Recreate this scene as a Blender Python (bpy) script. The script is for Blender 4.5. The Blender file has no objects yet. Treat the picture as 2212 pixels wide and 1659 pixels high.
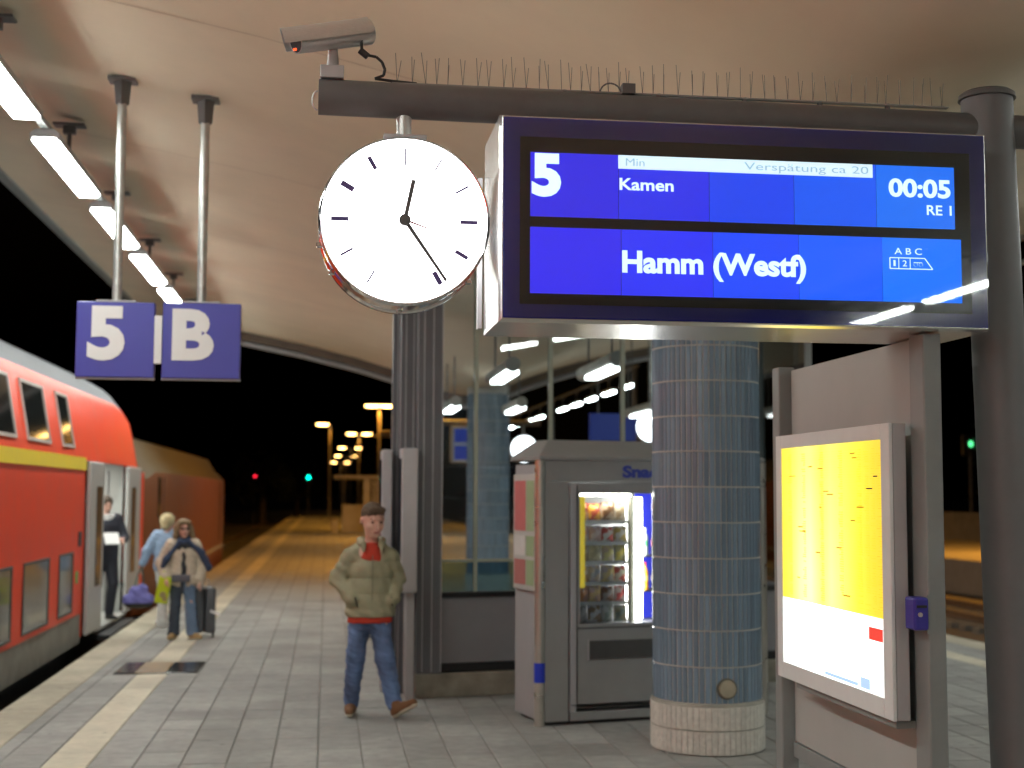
import bpy, bmesh, math, random
import numpy as np
from mathutils import Vector, Matrix
random.seed(7)
R = math.radians
scn = bpy.context.scene
COL = scn.collection

# ---------------------------------------------------------------- camera, world, exposure
CAM_H = 1.8
cd = bpy.data.cameras.new('camera')
cd.sensor_width = 36.0
cd.lens = 2960.0 / 2212.0 * 36.0
cd.clip_start = 0.05
cd.clip_end = 1500
cam = bpy.data.objects.new('camera', cd)
COL.objects.link(cam)
yaw, pitch, roll = R(7.67), R(4.55), R(0.25)
fwd = Vector((math.sin(yaw) * math.cos(pitch), math.cos(yaw) * math.cos(pitch), math.sin(pitch)))
rt = Vector((math.cos(yaw), -math.sin(yaw), 0))
up = rt.cross(fwd)
rt2 = rt * math.cos(roll) + up * math.sin(roll)
up2 = up * math.cos(roll) - rt * math.sin(roll)
cam.matrix_world = Matrix(((rt2.x, up2.x, -fwd.x, 0), (rt2.y, up2.y, -fwd.y, 0), (rt2.z, up2.z, -fwd.z, CAM_H), (0, 0, 0, 1)))
cd.dof.use_dof = True
cd.dof.focus_distance = 5.6
cd.dof.aperture_fstop = 2.2
scn.camera = cam

world = bpy.data.worlds.new('World')
scn.world = world
world.use_nodes = True
wn = world.node_tree
bg = wn.nodes['Background']
sky = wn.nodes.new('ShaderNodeTexSky')
sky.sky_type = 'NISHITA'
sky.sun_disc = False
sky.sun_elevation = R(-4)
sky.sun_rotation = R(200)
wn.links.new(sky.outputs[0], bg.inputs['Color'])
bg.inputs['Strength'].default_value = 0.05

scn.view_settings.view_transform = 'Standard'
scn.view_settings.look = 'None'
scn.view_settings.gamma = 1
scn.view_settings.exposure = 0.35
scn.view_settings.use_curve_mapping = False
try:
    scn.cycles.use_denoising = True
    scn.cycles.max_bounces = 8
    scn.cycles.diffuse_bounces = 4
    scn.cycles.glossy_bounces = 4
    scn.cycles.transparent_max_bounces = 16
    scn.cycles.sample_clamp_indirect = 6
    scn.cycles.use_light_tree = True
except Exception:
    pass

# ---------------------------------------------------------------- materials
MATS = {}
def pm(name, col, rough=.55, metal=0.0, var=.12, scale=6.0, bump=.0, bscale=60.0, rnd=.0, coat=0.0, stretch=None, spec=None, world_pos=False, gum=False):
    if name in MATS: return MATS[name]
    m = bpy.data.materials.new(name); m.use_nodes = True
    nt = m.node_tree; b = nt.nodes['Principled BSDF']
    tc = nt.nodes.new('ShaderNodeTexCoord')
    src = tc.outputs['Object']
    if world_pos: gp = nt.nodes.new('ShaderNodeNewGeometry'); src = gp.outputs['Position']
    if spec is not None: b.inputs['Specular IOR Level'].default_value = spec
    if stretch:
        mp = nt.nodes.new('ShaderNodeMapping'); mp.inputs['Scale'].default_value = stretch
        nt.links.new(src, mp.inputs['Vector']); src = mp.outputs[0]
    n = nt.nodes.new('ShaderNodeTexNoise'); n.inputs['Scale'].default_value = scale; n.inputs['Detail'].default_value = 6
    n.inputs['Roughness'].default_value = .62
    nt.links.new(src, n.inputs['Vector'])
    mr = nt.nodes.new('ShaderNodeMapRange')
    mr.inputs['From Min'].default_value = .25; mr.inputs['From Max'].default_value = .75
    mr.inputs['To Min'].default_value = 1 - var; mr.inputs['To Max'].default_value = 1 + var
    nt.links.new(n.outputs['Fac'], mr.inputs['Value'])
    val = mr.outputs[0]
    if rnd > 0:
        oi = nt.nodes.new('ShaderNodeObjectInfo'); ge = nt.nodes.new('ShaderNodeNewGeometry')
        ad = nt.nodes.new('ShaderNodeMath'); ad.operation = 'ADD'
        nt.links.new(oi.outputs['Random'], ad.inputs[0]); nt.links.new(ge.outputs['Random Per Island'], ad.inputs[1])
        fr = nt.nodes.new('ShaderNodeMath'); fr.operation = 'FRACT'; nt.links.new(ad.outputs[0], fr.inputs[0])
        m2 = nt.nodes.new('ShaderNodeMapRange'); m2.inputs['To Min'].default_value = 1 - rnd; m2.inputs['To Max'].default_value = 1 + rnd
        nt.links.new(fr.outputs[0], m2.inputs['Value'])
        mu = nt.nodes.new('ShaderNodeMath'); mu.operation = 'MULTIPLY'
        nt.links.new(val, mu.inputs[0]); nt.links.new(m2.outputs[0], mu.inputs[1]); val = mu.outputs[0]
    if gum:   # trodden chewing gum and drip stains
        vo = nt.nodes.new('ShaderNodeTexVoronoi'); vo.inputs['Scale'].default_value = 3.1; nt.links.new(src, vo.inputs['Vector'])
        g1 = nt.nodes.new('ShaderNodeMapRange'); g1.inputs['From Min'].default_value = .05; g1.inputs['From Max'].default_value = .085; g1.inputs['To Min'].default_value = .62
        nt.links.new(vo.outputs['Distance'], g1.inputs['Value'])
        n3 = nt.nodes.new('ShaderNodeTexNoise'); n3.inputs['Scale'].default_value = 1.1; n3.inputs['Detail'].default_value = 3; nt.links.new(src, n3.inputs['Vector'])
        g2 = nt.nodes.new('ShaderNodeMapRange'); g2.inputs['From Min'].default_value = .35; g2.inputs['From Max'].default_value = .65; g2.inputs['To Min'].default_value = .84; g2.inputs['To Max'].default_value = 1.12
        nt.links.new(n3.outputs['Fac'], g2.inputs['Value'])
        q1 = nt.nodes.new('ShaderNodeMath'); q1.operation = 'MULTIPLY'; nt.links.new(g1.outputs[0], q1.inputs[0]); nt.links.new(g2.outputs[0], q1.inputs[1])
        q2 = nt.nodes.new('ShaderNodeMath'); q2.operation = 'MULTIPLY'; nt.links.new(q1.outputs[0], q2.inputs[0]); nt.links.new(val, q2.inputs[1]); val = q2.outputs[0]
    mx = nt.nodes.new('ShaderNodeVectorMath'); mx.operation = 'SCALE'
    mx.inputs[0].default_value = col[:3]
    nt.links.new(val, mx.inputs['Scale'])
    nt.links.new(mx.outputs[0], b.inputs['Base Color'])
    b.inputs['Roughness'].default_value = rough
    b.inputs['Metallic'].default_value = metal
    if coat: b.inputs['Coat Weight'].default_value = coat; b.inputs['Coat Roughness'].default_value = .08
    r2 = nt.nodes.new('ShaderNodeMapRange'); r2.inputs['To Min'].default_value = max(.02, rough * .8); r2.inputs['To Max'].default_value = min(1, rough * 1.25)
    nt.links.new(n.outputs['Fac'], r2.inputs['Value']); nt.links.new(r2.outputs[0], b.inputs['Roughness'])
    if bump > 0:
        n2 = nt.nodes.new('ShaderNodeTexNoise'); n2.inputs['Scale'].default_value = bscale; n2.inputs['Detail'].default_value = 4
        nt.links.new(src, n2.inputs['Vector'])
        bp = nt.nodes.new('ShaderNodeBump'); bp.inputs['Strength'].default_value = bump; bp.inputs['Distance'].default_value = .01
        nt.links.new(n2.outputs['Fac'], bp.inputs['Height']); nt.links.new(bp.outputs[0], b.inputs['Normal'])
    MATS[name] = m
    return m

def em(name, col, strength):
    if name in MATS: return MATS[name]
    m = bpy.data.materials.new(name); m.use_nodes = True
    b = m.node_tree.nodes['Principled BSDF']
    b.inputs['Base Color'].default_value = (min(1, col[0]) * .5, min(1, col[1]) * .5, min(1, col[2]) * .5, 1)
    b.inputs['Emission Color'].default_value = (*col, 1)
    b.inputs['Emission Strength'].default_value = strength
    b.inputs['Roughness'].default_value = .3
    MATS[name] = m
    return m

def glass(name, tint=(.9, .95, .93), refl=1.0):
    if name in MATS: return MATS[name]
    m = bpy.data.materials.new(name); m.use_nodes = True
    nt = m.node_tree; nt.nodes.clear()
    out = nt.nodes.new('ShaderNodeOutputMaterial')
    tr = nt.nodes.new('ShaderNodeBsdfTransparent'); tr.inputs[0].default_value = (*tint, 1)
    gl = nt.nodes.new('ShaderNodeBsdfGlossy'); gl.inputs['Roughness'].default_value = .015
    fr = nt.nodes.new('ShaderNodeFresnel'); fr.inputs['IOR'].default_value = 1.62
    mu = nt.nodes.new('ShaderNodeMath'); mu.operation = 'MULTIPLY'; mu.inputs[1].default_value = refl
    mu.use_clamp = True
    mx = nt.nodes.new('ShaderNodeMixShader')
    nt.links.new(fr.outputs[0], mu.inputs[0]); nt.links.new(mu.outputs[0], mx.inputs[0])
    nt.links.new(tr.outputs[0], mx.inputs[1]); nt.links.new(gl.outputs[0], mx.inputs[2])
    nt.links.new(mx.outputs[0], out.inputs[0])
    MATS[name] = m
    return m

# ---------------------------------------------------------------- mesh helpers
def wmat(o):
    M = Matrix.Identity(4)
    while o is not None:
        M = o.matrix_basis @ M
        o = o.parent
    return M

def tag(o, label=None, cat=None, group=None, kind=None):
    if label: o['label'] = label
    if cat: o['category'] = cat
    if group: o['group'] = group
    if kind: o['kind'] = kind
    return o

def thing(name, label, cat, loc=(0, 0, 0), rz=0.0, group=None):
    o = bpy.data.objects.new(name, None); COL.objects.link(o)
    o.empty_display_size = .1
    o.location = loc; o.rotation_euler = (0, 0, rz)
    o.matrix_basis = Matrix.Translation(loc) @ Matrix.Rotation(rz, 4, 'Z')
    return tag(o, label, cat, group)

class MB:
    def __init__(s): s.v = []; s.f = []; s.m = []
    def add(s, vs, fs, mi=0, M=None):
        k = len(s.v)
        for p in vs:
            p = Vector(p)
            if M is not None: p = M @ p
            s.v.append(tuple(p))
        for f in fs: s.f.append(tuple(i + k for i in f)); s.m.append(mi)
        return s
    def box(s, lo, hi, mi=0, M=None):
        x0, y0, z0 = lo; x1, y1, z1 = hi
        vs = [(x0, y0, z0), (x1, y0, z0), (x1, y1, z0), (x0, y1, z0), (x0, y0, z1), (x1, y0, z1), (x1, y1, z1), (x0, y1, z1)]
        return s.add(vs, [(0, 3, 2, 1), (4, 5, 6, 7), (0, 1, 5, 4), (1, 2, 6, 5), (2, 3, 7, 6), (3, 0, 4, 7)], mi, M)
    def cyl(s, a, b, ra, rb=None, n=16, mi=0, caps=True):
        rb = ra if rb is None else rb
        a = Vector(a); b = Vector(b); d = (b - a).normalized()
        t = Vector((0, 0, 1)) if abs(d.z) < .9 else Vector((1, 0, 0))
        u = d.cross(t).normalized(); w = d.cross(u)
        vs = []
        for c, r in ((a, ra), (b, rb)):
            for i in range(n):
                an = 2 * math.pi * i / n
                vs.append(c + u * math.cos(an) * r + w * math.sin(an) * r)
        fs = [(i, (i + 1) % n, n + (i + 1) % n, n + i) for i in range(n)]
        if caps: fs += [tuple(range(n - 1, -1, -1)), tuple(range(n, 2 * n))]
        return s.add(vs, fs, mi)
    def tube(s, pts, r, n=8, mi=0):
        for a, b in zip(pts[:-1], pts[1:]): s.cyl(a, b, r, r, n, mi)
        return s
    def lathe(s, prof, c=(0, 0, 0), n=32, mi=0, axis='Z'):
        vs = []
        for (r, z) in prof:
            for i in range(n):
                an = 2 * math.pi * i / n
                x, y = r * math.cos(an), r * math.sin(an)
                p = (x, y, z) if axis == 'Z' else (x, z, y)
                vs.append((p[0] + c[0], p[1] + c[1], p[2] + c[2]))
        fs = []
        for k in range(len(prof) - 1):
            for i in range(n):
                j = (i + 1) % n
                q = (k * n + i, k * n + j, (k + 1) * n + j, (k + 1) * n + i)
                fs.append(q if axis == 'Z' else q[::-1])
        return s.add(vs, fs, mi)
    def loft(s, secs, mi=0, closed=False, cap=False):
        n = len(secs[0]); vs = [p for q in secs for p in q]; fs = []
        for k in range(len(secs) - 1):
            for i in range(n if closed else n - 1):
                j = (i + 1) % n
                fs.append((k * n + i, k * n + j, (k + 1) * n + j, (k + 1) * n + i))
        if cap:
            fs.append(tuple(range(n - 1, -1, -1))); fs.append(tuple((len(secs) - 1) * n + i for i in range(n)))
        return s.add(vs, fs, mi)
    def build(s, name, mats, parent=None, world=True, bevel=0, smooth=None, normals=False, kind=None):
        me = bpy.data.meshes.new(name)
        vs = s.v
        if parent is not None and world:
            Mi = wmat(parent).inverted()
            vs = [tuple(Mi @ Vector(p)) for p in vs]
        me.from_pydata(vs, [], s.f)
        if not isinstance(mats, (list, tuple)): mats = [mats]
        for m in mats: me.materials.append(m)
        if len(mats) > 1: me.polygons.foreach_set('material_index', s.m)
        if bevel or normals:
            bm = bmesh.new(); bm.from_mesh(me)
            if normals: bmesh.ops.recalc_face_normals(bm, faces=bm.faces)
            if bevel:
                es = [e for e in bm.edges if len(e.link_faces) == 2 and e.calc_face_angle() > R(35)]
                bmesh.ops.bevel(bm, geom=es, offset=bevel, segments=2, profile=.5, affect='EDGES', clamp_overlap=True)
            bm.to_mesh(me); bm.free()
        if smooth is not None:
            me.polygons.foreach_set('use_smooth', [True] * len(me.polygons))
            try: me.set_sharp_from_angle(angle=R(smooth))
            except Exception: pass
        me.update()
        o = bpy.data.objects.new(name, me); COL.objects.link(o)
        if parent is not None: o.parent = parent
        if kind: o['kind'] = kind
        return o

def inst(name, mesh, parent, loc, rz=0.0):
    """a child that shares mesh data; loc is in the parent's space"""
    o = bpy.data.objects.new(name, mesh); COL.objects.link(o); o.parent = parent
    o.location = loc; o.rotation_euler = (0, 0, rz)
    return o

def copy_tree(o, parent=None):
    c = o.copy(); COL.objects.link(c); c.parent = parent
    for ch in list(o.children): copy_tree(ch, c)
    return c

def text_mesh(body, box, y, mat, name, parent, bold=.02, facing='-Y', depth=.0015):
    """lettering fitted to the box (x0, x1, z0, z1) on the plane y"""
    cu = bpy.data.curves.new('lettering', 'FONT'); cu.body = body; cu.size = 1; cu.offset = bold; cu.extrude = .01
    cu.resolution_u = 4
    to = bpy.data.objects.new('lettering', cu); COL.objects.link(to)
    dg = bpy.context.evaluated_depsgraph_get()
    me = bpy.data.meshes.new_from_object(to.evaluated_get(dg))
    bpy.data.objects.remove(to); bpy.data.curves.remove(cu)
    co = np.empty(len(me.vertices) * 3); me.vertices.foreach_get('co', co); co = co.reshape(-1, 3)
    mn, mx = co.min(0), co.max(0)
    x0, x1, z0, z1 = box
    X = x0 + (co[:, 0] - mn[0]) / (mx[0] - mn[0]) * (x1 - x0)
    Z = z0 + (co[:, 1] - mn[1]) / (mx[1] - mn[1]) * (z1 - z0)
    D = y - (co[:, 2] - mn[2]) / (mx[2] - mn[2]) * depth
    P = np.stack([X, D, Z], 1)
    Mi = np.array(wmat(parent).inverted()) if facing == '-Y' else np.eye(4)
    P = P @ Mi[:3, :3].T + Mi[:3, 3]
    me.vertices.foreach_set('co', P.ravel()); me.materials.clear(); me.materials.append(mat); me.update()
    me.name = name
    o = bpy.data.objects.new(name, me); COL.objects.link(o); o.parent = parent
    return o

# ---------------------------------------------------------------- shared materials
M_pave = pm('paving_concrete', (.285, .285, .27), .75, var=.2, scale=9, bump=.25, bscale=160, rnd=.11, world_pos=True, gum=True)
M_grout = pm('joint_sand', (.17, .165, .15), .9, var=.3, scale=30)
M_whitepave = pm('pale_guidance_slab', (.54, .50, .39), .7, var=.14, scale=12, bump=.2, bscale=140, rnd=.08, world_pos=True, gum=True)
M_coping = pm('coping_concrete', (.42, .38, .29), .75, var=.2, scale=8, bump=.25, bscale=120, rnd=.06, world_pos=True, gum=True)
M_ceil = pm('canopy_render', (.84, .735, .56), .85, var=.06, scale=1.2, bump=.1, bscale=90)
M_steel = pm('charcoal_paint', (.125, .122, .122), .42, var=.12, scale=8, bump=.04, bscale=220)
M_steelb = pm('grey_paint', (.245, .265, .26), .42, var=.1, scale=6, bump=.04, bscale=220)
M_greyp = pm('mid_grey_panel', (.25, .25, .265), .45, var=.08, scale=4)
M_lightp = pm('pale_grey_metal', (.45, .45, .46), .4, var=.07, scale=5)
M_silver = pm('brushed_aluminium', (.66, .66, .65), .3, metal=.55, var=.08, scale=5, stretch=(1, 30, 30))
M_chrome = pm('chrome', (.75, .75, .76), .12, metal=1.0, var=.05)
M_zinc = pm('galvanised_tube', (.56, .57, .55), .38, metal=.7, var=.2, scale=12)
M_black = pm('black_rubber', (.015, .015, .016), .5, var=.2)
M_navy = pm('navy_glass', (.008, .014, .24), .12, var=.05, coat=.5)
M_signblue = pm('sign_blue', (.06, .06, .38), .35, var=.04)
M_white = pm('white_paint', (.8, .8, .8), .45, var=.03)
M_tube = em('white_tube_light', (.95, 1.0, .95), 33.0)
M_tube_soft = em('room_tube_light', (1.0, 1.0, .95), 7.0)
M_sod = em('sodium_lamp', (1.0, .55, .16), 22.0)
M_red = pm('traffic_red', (.80, .062, .018), .42, var=.09, scale=3, spec=.25)
M_glass = glass('clear_glass', (.88, .93, .95), 1.5)

# ---------------------------------------------------------------- platform ground
EDGE_L, EDGE_R = -2.63, 8.0
fl = MB()
fl.box((EDGE_L + .02, -22, -.9), (EDGE_R - .02, 104, -.009))
floor = fl.build('platform_floor', M_grout, kind='structure')
# far paving, where single slabs can no longer be told apart
def far_pave_mat():
    m = pm('far_paving', (.235, .23, .215), .75, var=.22, scale=.9)
    nt = m.node_tree; b = nt.nodes['Principled BSDF']
    tc = nt.nodes.new('ShaderNodeTexCoord'); br = nt.nodes.new('ShaderNodeTexBrick')
    br.offset = 0; br.inputs['Scale'].default_value = 1; br.inputs['Brick Width'].default_value = .3; br.inputs['Row Height'].default_value = .45
    br.inputs['Mortar Size'].default_value = .006; br.inputs['Color1'].default_value = (.32, .315, .29, 1); br.inputs['Color2'].default_value = (.27, .265, .245, 1)
    br.inputs['Mortar'].default_value = (.1, .095, .085, 1)
    mp = nt.nodes.new('ShaderNodeMapping'); mp.inputs['Location'].default_value = (1.83, 0, 0)
    nt.links.new(tc.outputs['Object'], mp.inputs[0]); nt.links.new(mp.outputs[0], br.inputs['Vector'])
    nt.links.new(br.outputs['Color'], b.inputs['Base Color'])
    return m
M_far = far_pave_mat()
SL, SW = .45, .3
Y_NEAR, Y_FAR = 8.1, 23.4
lane0 = -1.83
def slab_mb(mb, x0, x1, y0, y1, z=0.0, g=.004, c=.006):
    a, b, e, d = x0 + g, x1 - g, y0 + g, y1 - g
    vs = [(a, e, z - .03), (b, e, z - .03), (b, d, z - .03), (a, d, z - .03), (a, e, z - c), (b, e, z - c), (b, d, z - c), (a, d, z - c),
          (a + c, e + c, z), (b - c, e + c, z), (b - c, d - c, z), (a + c, d - c, z)]
    fs = []
    for k in (0, 4): fs += [(k + i, k + (i + 1) % 4, k + 4 + (i + 1) % 4, k + 4 + i) for i in range(4)]
    fs.append((8, 9, 10, 11))
    mb.add(vs, fs)
lanes = []           # (x0, x1, material)
lanes.append((EDGE_L, EDGE_L + .38, M_coping))
x = EDGE_L + .38
lanes.append((x, -2.13 , M_pave))
x = -2.13
while x + .3 < EDGE_R - .379:
    nx = x + .3
    mt = M_whitepave if (abs(x - (-1.83)) < .02 or abs(x - 6.87) < .02) else M_pave
    lanes.append((x, nx, mt)); x = nx
lanes.append((x, EDGE_R - .38, M_pave)); lanes.append((EDGE_R - .38, EDGE_R, M_coping))
slab_mesh = {}
def slab_mesh_for(w, l, mt):
    k = (round(w, 3), l, mt.name)
    if k not in slab_mesh:
        mb = MB(); slab_mb(mb, -w / 2, w / 2, -l / 2, l / 2)
        o = mb.build('paving_slab', mt); slab_mesh[k] = o.data; bpy.data.objects.remove(o)
    return slab_mesh[k]
cands = []
rest = {}
def in_view(x, y):
    v = Vector((x, y, -CAM_H)); zc = v.dot(fwd)
    if zc < 1: return False
    px, py = v.dot(rt2) / zc * 2960, v.dot(up2) / zc * 2960
    return abs(px) < 1140 and abs(py) < 850
for li, (x0, x1, mt) in enumerate(lanes):
    edge = mt is M_coping
    l = .9 if edge else SL
    n = int((Y_FAR - Y_NEAR) / l + .001)
    for k in range(n):
        y0 = Y_NEAR + k * l; y1 = y0 + l; cx, cy = (x0 + x1) / 2, (y0 + y1) / 2
        hidden = (1.7 < cx < 3.9 and 10.9 < cy) or (.9 < cx and cy > 12.4 and cx < 5)
        if in_view(cx, cy) and not hidden: cands.append((cy / math.sqrt((x1 - x0) * l), cx, cy, x1 - x0, l, mt))
        else: rest.setdefault(mt.name, []).append((x0, x1, y0, y1))
cands.sort(key=lambda c: c[0])
for i, (s_, cx, cy, w, l, mt) in enumerate(cands):
    if i < 300:
        o = inst('paving_slab', slab_mesh_for(w, l, mt), floor, (cx, cy, random.uniform(-.0012, .0012)))
        o.rotation_euler = (random.uniform(-.003, .003), random.uniform(-.004, .004), random.uniform(-.004, .004))
    else: rest.setdefault(mt.name, []).append((cx - w / 2, cx + w / 2, cy - l / 2, cy + l / 2))
for mn, rs in rest.items():
    mb = MB()
    for (a, b, c, d) in rs: slab_mb(mb, a, b, c, d, random.uniform(-.0012, .0012))
    mb.build({'paving_concrete': 'paving_slab_field', 'pale_guidance_slab': 'guidance_slab_field', 'coping_concrete': 'coping_slab_field'}[mn], MATS[mn], floor, kind='stuff')
for (ya, yb) in ((Y_FAR - .3, 104), (-22, Y_NEAR)):
    if ya < 0:
        yb = Y_NEAR - .002
    else: ya = Y_NEAR + int((Y_FAR - Y_NEAR) / .9 + .001) * .9 + .002
    for (xa, xb, mt, nm) in ((EDGE_L, -2.25, M_coping, 'coping_strip'), (-2.25, -1.83, M_far, 'paving_strip'), (-1.83, -1.53, M_whitepave, 'guidance_strip'), (-1.53, 6.87, M_far, 'paving_strip'),
                         (6.87, 7.17, M_whitepave, 'guidance_strip'), (7.17, 7.62, M_far, 'paving_strip'), (7.62, EDGE_R, M_coping, 'coping_strip')):
        mb = MB(); mb.box((xa + .002, ya, -.03), (xb - .002, yb, 0)); mb.build(nm, mt, floor)

# track beds and surrounding ground
M_ballast = pm('ballast', (.09, .075, .06), .95, var=.5, scale=14, bump=1.0, bscale=30)
gnd = MB(); gnd.add([(-400, -60, -.95), (400, -60, -.95), (400, 900, -.95), (-400, 900, -.95)], [(0, 1, 2, 3)])
gnd.build('ground', M_ballast, kind='structure')
M_wallc = pm('platform_wall_concrete', (.18, .17, .15), .85, var=.3, scale=3)
mb = MB(); mb.box((EDGE_L - .02, -22, -.94), (EDGE_L + .018, 104, -.04)); mb.box((EDGE_R - .018, -22, -.94), (EDGE_R + .02, 104, -.04))
mb.build('platform_edge_wall', M_wallc, kind='structure')
M_sleeper = pm('sleeper_concrete', (.2, .18, .15), .85, var=.2)
M_rail = pm('rail_steel', (.28, .2, .14), .35, metal=.7, var=.2)
sleep = MB(); sleep.box((-1.3, -.13, 0), (1.3, .13, .12)); so = sleep.build('sleeper', M_sleeper); smesh = so.data; bpy.data.objects.remove(so)
for (tx, lab, vis) in ((-4.35, 'railway track under the red double-deck train', (42, 75)), (-8.9, 'unlit railway track left of the red train', (42, 70)),
                  (9.75, 'railway track directly beside the right platform edge', (14, 40)), (14.2, 'farther railway track across on the right, before the other platform', (16, 46))):
    t = thing('railway_track', lab, 'railway track', (tx, 0, -.95))
    mb = MB()
    for s in (-.72, .72):
        mb.box((tx + s - .035, -20, -.83), (tx + s + .035, 140, -.69)); mb.box((tx + s - .07, -20, -.829), (tx + s + .07, 140, -.81))
    mb.build('rail', M_rail, t)
    for k in range(int((vis[1] - vis[0]) / .6)): inst('sleeper', smesh, t, (0, vis[0] + k * .6, -.0))

# neighbouring platform on the right
mb = MB(); mb.box((17.6, 5, -.94), (25.4, 140, 0)); mb.build('opposite_platform', pm('opp_paving', (.26, .24, .21), .8, var=.2, scale=1.5), kind='structure')
w = MB(); w.box((25.45, 5, -.94), (25.7, 140, 1.1)); o = w.build('boundary_wall', M_wallc); tag(o, 'low concrete wall behind the far right platform', 'wall')

# drain cover set across the white stripe
dr = thing('drain_cover', 'dark rectangular drain cover set in the paving across the white stripe', 'drain cover', (-1.6, 14.5, 0))
M_wet = pm('wet_iron', (.035, .03, .028), .16, metal=.5, var=.4, scale=4)
M_tan = pm('worn_tan_plate', (.26, .17, .08), .35, var=.5, scale=7)
mb = MB(); mb.box((-2.06, 14.08, -.03), (-1.24, 15.0, .006)); mb.build('frame', M_wet, dr, bevel=.003)
for k, (xa, xb, mt) in enumerate(((-2.03, -1.86, M_wet), (-1.855, -1.56, M_tan), (-1.555, -1.27, M_wet))):
    mb = MB(); mb.box((xa, 14.12, .004), (xb, 14.96, .012)); mb.build('plate', mt, dr, bevel=.003)

# ---------------------------------------------------------------- canopy
CX = 2.75
prof = [(0, 3.70), (.25, 3.715), (.5, 3.78), (.8, 3.92), (1.1, 4.05), (1.5, 4.19), (2.2, 4.40), (3.2, 4.64), (4.3, 4.86), (5.2, 5.03), (6.25, 5.19)]
full = [(CX - o_, z) for o_, z in prof[::-1]] + [(CX + o_, z) for o_, z in prof[1:]]
Y0C, Y1C = -16.0, 26.7
can = thing('platform_canopy', 'broad tan butterfly canopy roof spanning over the whole platform', 'canopy', (CX, 5, 3.7))
mb = MB()
mb.loft([[(x_, y_, z_) for x_, z_ in full] for y_ in (Y0C, Y1C)])
mb.build('ceiling', M_ceil, can, smooth=30)
top = [(x_, z_ + .28) for x_, z_ in full]
mb = MB(); mb.loft([[(x_, y_, z_) for x_, z_ in top] for y_ in (Y0C, Y1C + .05)])
for (a, b) in zip(full[:-1], full[1:]):
    for yy in (Y1C + .002, ):
        mb.add([(a[0], yy, a[1] - .0), (b[0], yy, b[1] - .0), (b[0], yy, b[1] + .28), (a[0], yy, a[1] + .28)], [(0, 1, 2, 3)])
mb.build('roof_deck', M_steel, can)
for s, xe in ((-1, full[0][0]), (1, full[-1][0])):
    mb = MB(); mb.box((xe - .06, Y0C, 5.15), (xe + .06, Y1C + .1, 5.5)); mb.build('fascia', M_steelb, can, bevel=.01)
mb = MB()   # round gutter tube along the far edge
pe = [(x_, Y1C + .22, z_ - .20) for x_, z_ in full]
mb.tube(pe, .05, 10); mb.build('end_gutter', M_lightp, can, smooth=40)
mb = MB()
for (a, b) in zip(full[:-1], full[1:]):
    vs = [(p[0], yy, p[1] + dz) for yy in (Y1C + .06, Y1C + .16) for p, dz in ((a, -.15), (b, -.15), (b, .1), (a, .1))]
    mb.add(vs, [(0, 1, 2, 3), (7, 6, 5, 4), (0, 4, 5, 1), (2, 6, 7, 3)])
mb.build('end_beam', pm('brown_beam', (.16, .12, .09), .6, var=.2), can)
for yy in np.arange(-14.9, 26, 3.9):
    mb = MB()
    for (a, b) in zip(full[:-1], full[1:]):
        mb.add([(a[0], yy, a[1] - .003), (b[0], yy, b[1] - .003), (b[0], yy + .018, b[1] - .003), (a[0], yy + .018, a[1] - .003)], [(0, 3, 2, 1)])
    mb.build('ceiling_joint', pm('joint_shadow_gap', (.66, .55, .41), .9), can)

def ceil_z(x):
    o = abs(x - CX)
    for (a, b) in zip(prof[:-1], prof[1:]):
        if a[0] <= o <= b[0]: return a[1] + (b[1] - a[1]) * (o - a[0]) / (b[0] - a[0])
    return prof[-1][1]

# ---------------------------------------------------------------- canopy light rows
def make_fixture():
    t = thing('canopy_light', 'x', 'lamp', (0, 0, 4.5))
    mb = MB()   # housing
    sec = [(-.112, .034), (-.112, .085), (-.07, .12), (.07, .12), (.112, .085), (.112, .034)]
    mb.loft([[(x_, y_, 4.5 + z_) for x_, z_ in sec] for y_ in (.0, 2.05)], closed=True, cap=True)
    mb.build('housing', M_lightp, t, normals=True, bevel=.004)
    mb = MB()
    s2 = [(-.1, .042), (-.1, .030), (-.075, .0), (.075, .0), (.1, .030), (.1, .042)]
    mb.loft([[(x_ * .9, .0, 4.5 + .02 + z_ * .7) for x_, z_ in s2]] + [[(x_, y_, 4.5 + z_) for x_, z_ in s2] for y_ in (.03, 1.97)] + [[(x_ * .85, 2.05, 4.5 + .02 + z_ * .7) for x_, z_ in s2]], closed=True, cap=True)
    mb.build('diffuser', M_tube, t, normals=True, smooth=40)
    mb = MB()
    mb.cyl((0, 1.0, 4.64), (0, 1.0, 4.5 + .43), .018, n=10)
    mb.build('hanger', M_steel, t)
    mb = MB(); mb.box((-.13, .93, 4.5 + .405), (.13, 1.07, 4.5 + .425)); mb.box((-.05, .965, 4.5 + .34), (.05, 1.035, 4.5 + .405)); mb.build('ceiling_bracket', M_steel, t, bevel=.004)
    return t
fx0 = make_fixture(); first = True
PER = 2.69
ordn = ['first', 'second', 'third', 'fourth', 'fifth', 'sixth', 'seventh', 'eighth', 'ninth', 'tenth', 'eleventh', 'twelfth']
def place_fix(x_, y_, label, group=None, z_=4.5):
    global first
    o = fx0 if first else copy_tree(fx0); first = False
    o.location = (x_, y_, z_)
    tag(o, label, 'lamp', group)
    return o
vis_lab = ['white tube light of the left row, nearest and cut off by the picture edge', 'second nearest white tube light of the left row, fully in view',
           'white tube light of the left row crossed by the pole of the 5 sign', 'white tube light of the left row between the two sign poles, above the 5 sign',
           'small white tube light of the left row just peeking over the blue signs', 'far white tube light of the left row behind the blue B sign']
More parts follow.
